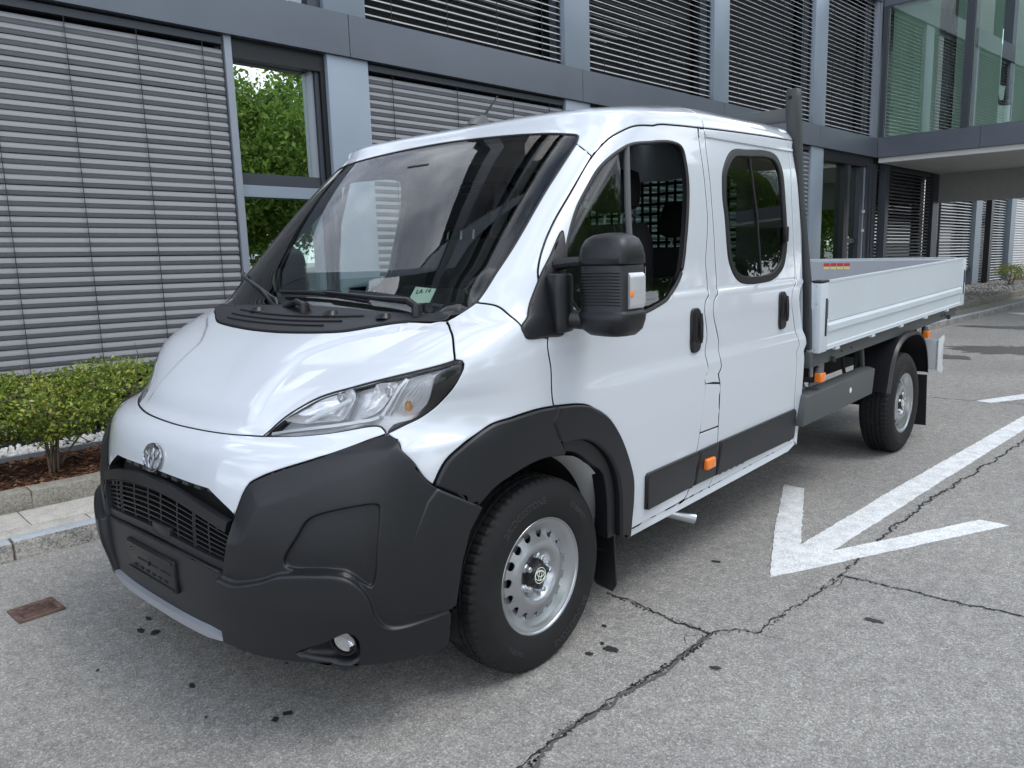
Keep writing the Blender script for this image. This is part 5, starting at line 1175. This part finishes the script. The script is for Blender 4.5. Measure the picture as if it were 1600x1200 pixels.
def blob(x, y, rx, ry, m_='stain_dark', n_=26):
    pl = []; ph = random.uniform(0, 6)
    for k in range(n_):
        a = 2 * math.pi * k / n_; r_ = 1 + .25 * math.sin(2 * a + ph) + random.uniform(-.22, .22); pl.append((x + rx * r_ * math.cos(a), y + ry * r_ * math.sin(a), .003))
    mb = MB(); mb.add([(x, y, .003)] + pl, [(0, i + 1, (i + 1) % n_ + 1) for i in range(n_)]); return mb.build('oil_spot', m_, road)
for q in ((-.80, .627, .012, .02), (-.871, .536, .015, .024), (-.84, .47, .016, .026), (-.936, -.065, .012, .016), (-.853, -.501, .013, .016), (-.804, -.502, .013, .018), (-1.121, .333, .007, .01), (.177, -1.067, .014, .014), (.26, -1.114, .026, .026), (.275, -1.06, .01, .01), (.389, -1.493, .014, .018), (1.136, -1.819, .02, .03), (-.62, -.2, .006, .008), (-1.0, -.3, .005, .006), (.40, -.98, .012, .01), (1.30, -1.02, .014, .02)): blob(*q)
blob(10.4, -.75, .55, .75, 'wet_patch', 60); blob(9.3, -.05, .25, .3, 'wet_patch', 50); blob(13.5, -.4, .3, .9, 'wet_patch', 60)

# ------------------------------------------------------------------ shrubs
def leaves(n_, pos, size, asp=.5, up=.5):
    k = len(pos); V = np.zeros((k * 4, 3)); d = rng.normal(size=(k, 3)); d[:, 2] += up; d /= np.linalg.norm(d, axis=1)[:, None]
    h = rng.normal(size=(k, 3)); u = np.cross(d, h); u /= np.linalg.norm(u, axis=1)[:, None]; v = np.cross(d, u); s_ = size * rng.uniform(.45, 1.55, k)[:, None]
    V[0::4] = pos - u * s_; V[1::4] = pos + v * s_ * asp + d * s_ * .15; V[2::4] = pos + u * s_; V[3::4] = pos - v * s_ * asp + d * s_ * .15
    return V
def leaf_obj(name, pos, size, m_, parent, asp=.5, up=.5):
    V = leaves(len(pos), pos, size, asp, up); n_ = len(pos); me = bpy.data.meshes.new(name); me.vertices.add(4 * n_); me.vertices.foreach_set('co', V.ravel()); me.loops.add(4 * n_); me.loops.foreach_set('vertex_index', np.arange(4 * n_)); me.polygons.add(n_); me.polygons.foreach_set('loop_start', np.arange(n_) * 4); me.polygons.foreach_set('loop_total', np.full(n_, 4)); me.update(calc_edges=True); me.materials.append(MATS[m_]); return link(bpy.data.objects.new(name, me), parent)
def shrub(a, b_, h, wd, dens, label, seed, green=1.0):
    r_ = np.random.default_rng(seed); c = Vector(kq(a, b_, .165)); o = empty('shrub', c); tag(o, label, 'shrub', 'shrubs in the planting bed')
    tips = []; nst = 7
    for k in range(nst):
        an = r_.uniform(0, 6.28); base_ = Vector((r_.uniform(-.05, .05), r_.uniform(-.05, .05), -.01)); top = Vector((math.cos(an) * wd * r_.uniform(.2, .95), math.sin(an) * wd * .75 * r_.uniform(.2, .9), h * r_.uniform(.7, .95))); mid_ = base_.lerp(top, .45) + Vector((r_.uniform(-.05, .05), r_.uniform(-.05, .05), .02))
        MB().tube([base_, mid_, top], [.009, .006, .003], 6).build('stem', 'twig', o)
        for j in range(9):
            f0 = r_.uniform(.25, 1); q = base_.lerp(mid_, min(1, f0 * 2)) if f0 < .5 else mid_.lerp(top, f0 * 2 - 1); e = q + Vector(r_.normal(size=3)) * Vector((.13, .13, .07)).length * .5 + Vector((0, 0, .04)); tips.append((q, e))
    mb = MB()
    for q, e in tips: mb.tube([q, q.lerp(e, .5) + Vector(r_.normal(size=3)) * .012, e], [.004, .003, .0015], 4)
    mb.build('twigs', 'twig', o)
    n_ = int(dens); cl = r_.normal(size=(38, 3)); cl /= np.linalg.norm(cl, axis=1)[:, None]; cl *= (r_.uniform(.35, 1.12, 38) ** .5)[:, None]; cl = cl * np.array([wd, wd * .8, h * .30]) + np.array([0, 0, h * .68]); cl = cl[cl[:, 2] > h * .32]
    i = r_.integers(0, len(cl), n_); pos = cl[i] + r_.normal(size=(n_, 3)) * np.array([.06, .06, .042]); pos[:, 2] = np.where(pos[:, 2] > h, h + (pos[:, 2] - h) * .45, pos[:, 2])
    dry = r_.uniform(size=n_) > green
    leaf_obj('foliage', pos[~dry], .0145, 'hedge_leaf', o, .45, .8)
    if dry.any(): leaf_obj('dry_foliage', pos[dry], .0130, 'dry_leaf', o, .4, .5)
    return o
shrub(-.55, 1.28, .56, .44, 4000, 'sparse twiggy yellow green shrub at the left edge of the picture', 3, .62)
shrub(.02, 1.22, .62, .42, 4600, 'half bare yellow green shrub over the bark mulch', 4, .75)
shrub(.55, 1.15, .68, .40, 7000, 'leafy bright green shrub close behind the truck nose', 5, .97)
shrub(1.05, 1.20, .70, .42, 8000, 'dense green shrub hidden partly by the bonnet', 6, .95)
shrub(1.75, 1.20, .60, .42, 6000, 'green shrub behind the cab beside the facade', 8, .95)
shrub(23.8, 1.45, .60, .5, 3500, 'small shrub in the far gravel bed at the right edge', 9, .9)
# tuft of twigs along the bottom
# ------------------------------------------------------------------ office building
BA = math.radians(-3.3); BD = Vector((math.cos(BA), math.sin(BA), 0)); BN = Vector((-math.sin(BA), math.cos(BA), 0)); B0 = Vector((0, 4.0, 0)); SH = .0157
def bq(e, o, z): v = B0 + BD * e + BN * o; return (v.x, v.y, z - SH * e)
BLD = empty('office_building', B0); tag(BLD, 'dark grey office building with slatted blinds and glazed projecting wing', 'building')
BM = Matrix.Translation(B0) @ Matrix.Rotation(BA, 4, 'Z')
BLD.rotation_euler.z = BA
def lq(e, o, z): return (e, o, z - SH * e)        # building space
def bb(name, e0, e1, o0, o1, z0, z1, m_, par=None, bevel=.0):
    return MB().box((e0, o0, z0), (e1, o1, z1), fn=lq).build(name, m_, par or BLD, bevel=bevel)
# storey bands, in panels with open joints
js = [-6.5, -.57, 2.89, 6.38, 9.82, 13.25, 15.985]
for z0, z1 in ((3.51, 3.90), (6.60, 7.05)):
    for e0, e1 in zip(js, js[1:]): bb('fascia_panel', e0 + .004, e1 - .004, -.06, .20, z0, z1, 'fascia')
    bb('band_core', -6.5, 15.98, .0, .30, z0 + .01, z1 - .01, 'dark_room')
for z_ in (7.06, 10.12):                       # two more storeys above the frame, mirrored in the windscreen
    for e0, e1 in zip(js, js[1:]): bb('fascia_panel', e0 + .004, e1 - .004, -.06, .20, z_ + 2.61, z_ + 3.05, 'fascia')
    for e0, e1 in ((-4.25, -3.8), (-.80, -.33), (2.64, 3.11), (6.08, 6.56), (9.54, 9.98), (12.97, 13.49)): bb('pillar', e0, e1, -.035, .24, z_, z_ + 2.608, 'pillar_paint')
    bb('upper_glass', -6.5, 15.9, .22, .23, z_, z_ + 2.608, 'dark_glass'); bb('band_core', -6.5, 15.98, .25, .40, z_, z_ + 3.0, 'dark_room')
bb('roof_slab', -6.5, 15.98, .0, 9, 13.18, 13.4, 'fascia'); bb('roof_slab', 15.985, 30, .0, 9, 7.051, 7.25, 'fascia'); bb('side_wall', 15.90, 15.98, .41, 9, 7.06, 13.17, 'fascia')
# pillars
PIL = [(-.80, -.33), (2.64, 3.11), (6.08, 6.56), (9.54, 9.98), (12.97, 13.49)]
for e0, e1 in PIL:
    bb('pillar', e0, e1, -.035, .24, 3.902, 6.598, 'pillar_paint', bevel=.004)
    if e0 > 0: bb('pillar', e0, e1, -.03, .24, -.2, 3.508, 'pillar_paint', bevel=.004)
bb('corner_frame', 15.78, 15.88, -.03, .24, 3.902, 6.598, 'jamb_grey'); bb('corner_frame', 15.90, 15.985, -.05, .24, 3.902, 6.598, 'jamb_grey')
bb('room_back', -6.5, 15.9, 3.0, 3.1, -.2, 7, 'dark_room'); bb('room_floor', -6.5, 15.9, .32, 3.0, 3.45, 3.92, 'dark_room'); bb('plinth', -6.5, 30, .02, .30, -.4, .22, 'frame_dark'); bb('room_end', -6.5, -6.4, .3, 3, -.2, 7, 'dark_room')
bb('drip_profile', -3, 15.9, -.10, .04, .50, .545, 'frame_dark'); bb('sill_tray', -3, 15.9, -.06, .06, .30, .36, 'jamb_grey')
# blinds
def slat_mesh(L_, prof, name):
    mb = MB(); n_ = len(prof); mb.loft([[(x, o, z - SH * x) for o, z in prof] for x in (0, L_)]); me = bpy.data.meshes.new(name); me.from_pydata(mb.v, [], mb.f); bm_ = bmesh.new(); bm_.from_mesh(me); bmesh.ops.recalc_face_normals(bm_, faces=bm_.faces); bm_.to_mesh(me); bm_.free(); return me
closed_prof = [(.004, .042), (-.010, .037), (-.019, .026), (-.026, .012), (-.030, -.001), (-.026, -.004), (-.0235, -.006), (-.025, -.009), (-.0215, -.0115), (-.0235, -.0135), (-.020, -.022), (-.013, -.033), (-.009, -.035), (-.008, -.033), (-.018, -.021), (-.0205, -.012), (-.022, -.005), (-.0275, -.001), (-.0235, .0115), (-.0165, .025), (-.008, .0355), (.005, .040)]
op = []; tl = math.radians(27)
up_, dn_ = [], []
for k in range(7):
    x = -.040 + .080 * k / 6; z = .006 * (1 - (x / .04) ** 2); up_.append((x * math.cos(tl) - z * math.sin(tl), x * math.sin(tl) + z * math.cos(tl))); z2 = z - .0016; dn_.append((x * math.cos(tl) - z2 * math.sin(tl), x * math.sin(tl) + z2 * math.cos(tl)))
lip = [(up_[0][0] - .003, up_[0][1] - .004), (up_[0][0] - .004, up_[0][1] + .003)]
open_prof = up_[::-1] + lip[::-1] + dn_
def blind(e0, e1, z0, z1, prof, m_, o=.03, cords=(), joined=False, label=None):
    hr = bb('blind', e0, e1, o - .03, o + .05, z1, z1 + .06, 'frame_dark'); L_ = e1 - e0 - .012
    if label: hr['label'] = label
    me = slat_mesh(L_, prof, 'slat'); me.materials.append(MATS[m_]); zs_ = np.arange(z0 + .045, z1 - .005, .0772)
    if joined:
        mb = MB()
        for z in zs_: mb.loft([[(e0 + .006 + x, o + oo, z + zz - SH * (e0 + .006 + x)) for oo, zz in prof] for x in (0, L_)])
        mb.build('slats', m_, hr)
    else:
        me.shade_smooth(); me.set_sharp_from_angle(angle=math.radians(30))
        for z in zs_:
            s_ = link(bpy.data.objects.new('slat', me), hr); s_.location = lq(e0 + .006, o + random.uniform(-.0012, .0012), z + random.uniform(-.001, .001)); s_.rotation_euler = (random.gauss(0, .012), random.gauss(0, .0006), 0)
    for c in cords: MB().box((c - .0025, o - .043, z0), (c + .0025, o - .038, z1), fn=lq).build('blind_cord', 'cord', hr)
    for e in (e0, e1): bb('guide_rail', e - .006, e + .006, o - .02, o + .03, z0 - .05, z1, 'frame_dark', hr)
    return hr
blind(-2.0, 1.615, .68, 3.43, closed_prof, 'slat', .035, cords=(-1.78, -1.24, -.70, -.17, .36, .89, 1.43), label='closed grey slatted blind')
blind(3.125, 6.075, .68, 3.43, closed_prof, 'slat', .035, cords=(3.42, 4.30, 5.17, 5.8), label='closed grey slatted blind behind the cab')
blind(6.57, 9.53, .68, 3.43, closed_prof, 'slat', .035, joined=True); blind(9.99, 12.96, .68, 3.43, closed_prof, 'slat', .035, joined=True); blind(-4.2, -2.03, .68, 3.43, closed_prof, 'slat', .035, joined=True)
for e0, e1 in ((3.12, 6.07), (6.57, 9.53), (9.99, 12.96), (13.50, 15.77)):
    blind(e0, e1, 3.94, 6.54, open_prof, 'slat_upper', .06, cords=[e0 + .35 + k * (e1 - e0 - .7) / 3 for k in range(4)], label='open horizontal slatted blind of the upper storey')
    bb('upper_glass', e0, e1, .22, .23, 3.905, 6.595, 'dark_glass')
    for k in (1, 2): bb('upper_mullion', e0 + (e1 - e0) * k / 3 - .04, e0 + (e1 - e0) * k / 3 + .04, .235, .30, 3.905, 6.595, 'black_paint')
# curtains half open behind the first upper blind
for k in range(10): bb('inner_louvre', 4.9 + .02 * (k % 2), 5.55, .50, .505, 4.05 + k * .12, 4.09 + k * .12, 'soffit')
# upper window over the glazed bay, left
bb('upper_glass', -.32, 2.63, .12, .13, 3.905, 6.595, 'mirror_glass'); bb('window_frame', 2.40, 2.455, .05, .119, 3.905, 6.595, 'jamb_grey'); bb('window_frame', 2.50, 2.63, .02, .119, 3.905, 6.595, 'frame_dark')
# ground floor window
wn = bb('window', 1.70, 2.50, .150, .160, 2.36, 3.34, 'facade_glass'); wn['label'] = 'tall window mirroring green trees'
bb('window', 1.70, 2.50, .150, .160, .40, 2.14, 'facade_glass')
bb('window_jamb', 1.625, 1.690, -.015, .20, .30, 3.507, 'jamb_grey'); bb('window_head', 1.692, 2.638, .02, .20, 3.345, 3.505, 'black_paint')
bb('window_transom', 1.692, 2.54, .07, .20, 2.255, 2.355, 'frame_dark'); bb('window_transom', 1.692, 2.54, .06, .20, 2.145, 2.250, 'pillar_paint')
bb('window_frame', 2.502, 2.54, .08, .20, .30, 3.343, 'jamb_grey'); bb('window_frame', 2.545, 2.585, .05, .20, .30, 3.343, 'frame_dark'); bb('window_frame', 2.59, 2.638, .02, .20, .30, 3.343, 'black_paint')
# ground floor glazing near the corner
bb('window', 13.50, 14.70, .15, .16, .3, 3.30, 'green_glass'); bb('window', 14.95, 15.45, .15, .16, .3, 3.30, 'green_glass')
for e0, e1, m_ in ((14.70, 14.82, 'black_paint'), (14.83, 14.94, 'frame_dark'), (15.46, 15.60, 'frame_dark'), (15.63, 15.70, 'jamb_grey'), (15.73, 15.90, 'frame_dark')): bb('window_frame', e0, e1, .05, .22, .2, 3.505, m_)
bb('window_head', 13.50, 15.72, .02, .148, 3.305, 3.505, 'black_paint')
bb('window_transom', 14.95, 15.45, .10, .149, 1.72, 1.82, 'frame_dark'); bb('curtain', 14.97, 15.43, .45, .46, .4, 3.2, 'curtain')
for z in (1.25, 1.95, 2.35): bb('hinge', 15.605, 15.63, .0, .05, z, z + .06, 'alu_bright')
# projecting wing over the passage
W0, W1, WE = 16.0, 20.0, -11.0
for o0, o1 in ((-2.0, -.062), (-4.6, -2.006), (WE, -4.606)):
    bb('fascia_panel', W0, W0 + .2, o0, o1, 3.51, 3.92, 'fascia'); bb('fascia_panel', W0, W0 + .2, o0, o1, 6.52, 7.05, 'fascia')
bb('wing_soffit', W0 + .06, W1, WE, -.07, 3.40, 3.505, 'soffit'); bb('wing_roof', W0, W1, WE, .0, 7.06, 7.25, 'fascia')
bb('wing_floor', W0 + .21, W1, WE, -.07, 3.51, 3.93, 'cream_wall'); bb('wing_ceiling', W0 + .21, W1, WE, -.07, 6.55, 6.7, 'soffit')
bb('wing_beam', W1 + .01, W1 + .35, WE, -.02, 2.72, 3.94, 'render_wall')
bb('added_back_pane', W1 - .1, W1 - .09, WE, -.07, 3.94, 6.5, 'wing_glass')  # unseen glass back, added so daylight reaches the curtains from behind
bb('wing_back_wall', W1 - 1.2, W1 - 1.1, -3.2, -2.0, 3.94, 5.2, 'cream_wall')
bb('corner_infill', 15.92, 15.995, .02, 3.0, -.3, 7.0, 'frame_dark'); bb('passage_infill', 16.0, 20.35, .06, .35, 3.30, 7.0, 'frame_dark'); bb('passage_infill', 20.355, 31, .04, .34, 3.12, 3.245, 'frame_dark')  # solid infill, added to stop sky light leaking through the gaps
for o0, o1 in ((-.16, -.07), (-1.77, -1.63), (-3.4, -3.26), (-5.0, -4.86), (-6.6, -6.46)): bb('wing_mullion', W0 - .01, W0 + .14, o0, o1, 3.925, 6.515, 'frame_dark')
for o0, o1 in ((-1.62, -.17), (-3.25, -1.78), (-4.85, -3.41), (-6.45, -5.01)): bb('wing_pane', W0 + .05, W0 + .06, o0, o1, 3.93, 6.51, 'wing_glass')
for o0, o1 in ((-1.07, -.18), (-1.62, -1.40), (-2.20, -1.79), (-3.25, -2.44), (-4.85, -3.45)): bb('curtain', W0 + .25, W0 + .26, o0, o1, 3.935, 6.50, 'curtain')
bb('inner_column', W0 + .45, W0 + .65, -1.22, -1.10, 3.935, 6.50, 'frame_dark'); bb('dark_cabinet', W0 + .7, W0 + .9, -1.9, -1.15, 3.935, 5.9, 'dark_room'); bb('dark_cabinet', W0 + .7, W0 + .9, -2.5, -2.1, 4.75, 6.5, 'dark_room')
# passage: posts, blinds and columns beyond the wing
bb('post', 16.42, 16.60, -.12, .04, -.3, 3.39, 'frame_dark'); bb('post', 16.02, 16.2, .0, .2, -.3, 3.39, 'frame_dark')
blind(16.95, 19.55, 1.05, 3.30, open_prof, 'slat', .03, joined=True); bb('window', 16.7, 19.75, .2, .21, .2, 3.4, 'dark_glass'); bb('post', 19.65, 20.05, -.05, .15, -.3, 3.39, 'frame_dark')
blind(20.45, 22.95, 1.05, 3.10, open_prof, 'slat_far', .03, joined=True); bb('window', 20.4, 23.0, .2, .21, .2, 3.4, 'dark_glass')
bb('column', 23.0, 23.55, -.10, .25, -.4, 3.4, 'pillar_paint'); bb('post', 24.05, 24.30, -.20, -.05, -.4, 3.4, 'black_paint')
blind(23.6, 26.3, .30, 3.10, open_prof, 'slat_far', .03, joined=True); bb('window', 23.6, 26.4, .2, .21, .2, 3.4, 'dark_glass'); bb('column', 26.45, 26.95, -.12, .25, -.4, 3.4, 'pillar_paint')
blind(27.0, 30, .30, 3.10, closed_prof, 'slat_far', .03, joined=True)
bb('upper_wall', 20.36, 31, .0, .3, 3.25, 7.0, 'fascia')
for k in range(9): bb('sill_brick', 16.95 + k * .68, 17.58 + k * .68, -.03, .10, .98, 1.07, 'frame_dark') if not (19.5 < 16.95 + k * .68 < 20.4) else None
# office chair standing behind the wing glass
cx = B0 + BD * (W0 + .75) + BN * -2.32; oc = empty('office_chair', (cx.x, cx.y, 3.93 - SH * 16.7)); tag(oc, 'black office chair seen through the glass of the upper wing', 'chair')
MB().loft([sellipse(0, 0, .22, .22, .44, 3, 20), sellipse(0, 0, .24, .24, .50, 3, 20)]).build('seat', 'black_paint', oc, smooth=True)
MB().prism([(.20, -.2, .52), (.20, .2, .52), (.28, .18, .95), (.28, -.18, .95)], (.03, 0, .0)).build('backrest', 'black_paint', oc, bevel=.01)
MB().tube([(0, 0, .08), (0, 0, .44)], .025, 8).build('column', 'black_paint', oc)
for k in range(5): MB().tube([(0, 0, .09), (.28 * math.cos(k * 1.257), .28 * math.sin(k * 1.257), .04)], .018, 6).build('leg', 'black_paint', oc)
for s_ in (-1, 1): MB().tube([(.15, .24 * s_, .46), (.05, .27 * s_, .66), (-.12, .27 * s_, .67)], .018, 6).build('armrest', 'black_paint', oc)

# ------------------------------------------------------------------ trees across the road (seen mirrored in the windows)
def tree(x, y, h, rad, seed, label):
    r_ = np.random.default_rng(seed); o = empty('broadleaf_tree', (x, y, 0)); tag(o, label, 'tree', 'trees across the road')
    MB().tube([(0, 0, -.1), (.1, 0, h * .25), (.05, .1, h * .5), (0, 0, h * .8)], [.28, .22, .15, .04], 10).build('trunk', 'bark', o, smooth=True)
    mb = MB(); ends = []
    for k in range(16):
        a = r_.uniform(0, 6.28); z0 = h * r_.uniform(.2, .6); e = Vector((math.cos(a) * rad * r_.uniform(.5, .9), math.sin(a) * rad * r_.uniform(.5, .9), z0 + h * r_.uniform(.08, .3))); mb.tube([(0, 0, z0), Vector((0, 0, z0)).lerp(e, .5) + Vector((0, 0, .2)), e], [.08, .05, .02], 6); ends.append(e)
    mb.build('limbs', 'bark', o, smooth=True)
    cl = r_.normal(size=(90, 3)); cl /= np.linalg.norm(cl, axis=1)[:, None]; cl *= r_.uniform(.55, 1, 90)[:, None]; cl = cl * np.array([rad, rad, h * .43]) + np.array([0, 0, h * .57])
    n_ = 42000; i = r_.integers(0, 90, n_); pos = cl[i] + r_.normal(size=(n_, 3)) * rad * .14; leaf_obj('crown', pos, .085, 'tree_leaf', o, .5, .5); return o
T1 = tree(13.5, -15.5, 9.5, 3.4, 21, 'tall green tree across the road, right of the others'); tree(8.5, -13.0, 7.5, 2.8, 22, 'bright green tree across the road, nearest the windows'); tree(19.5, -19.0, 11, 4, 23, 'large green tree farthest across the road'); tree(2.5, -17.0, 9, 3.2, 24, 'green tree across the road behind the photographer'); tree(-7, -19, 10, 3.5, 25, 'green tree across the road, left of the others')
for k_, (x_, y_, s_, lab_) in enumerate(((30, -5.5, .85, 'green tree down the road, nearest beyond the truck'), (37, -9.0, .95, 'green tree down the road, second beyond the truck'), (45, -13, 1.1, 'green tree down the road, farthest beyond the truck'), (21, -10.5, .8, 'rounded green tree across the road, nearer the kerb'), (27, -13.5, .95, 'green tree across the road in the middle of the belt'), (34, -18, 1.2, 'large green tree across the road at the back of the belt'), (16.5, -11.5, .7, 'small green tree across the road by the verge'))):
    c_t = copy_tree(T1, None, (x_, y_, 0), (s_, s_, s_), k_ * 1.3); c_t['label'] = lab_
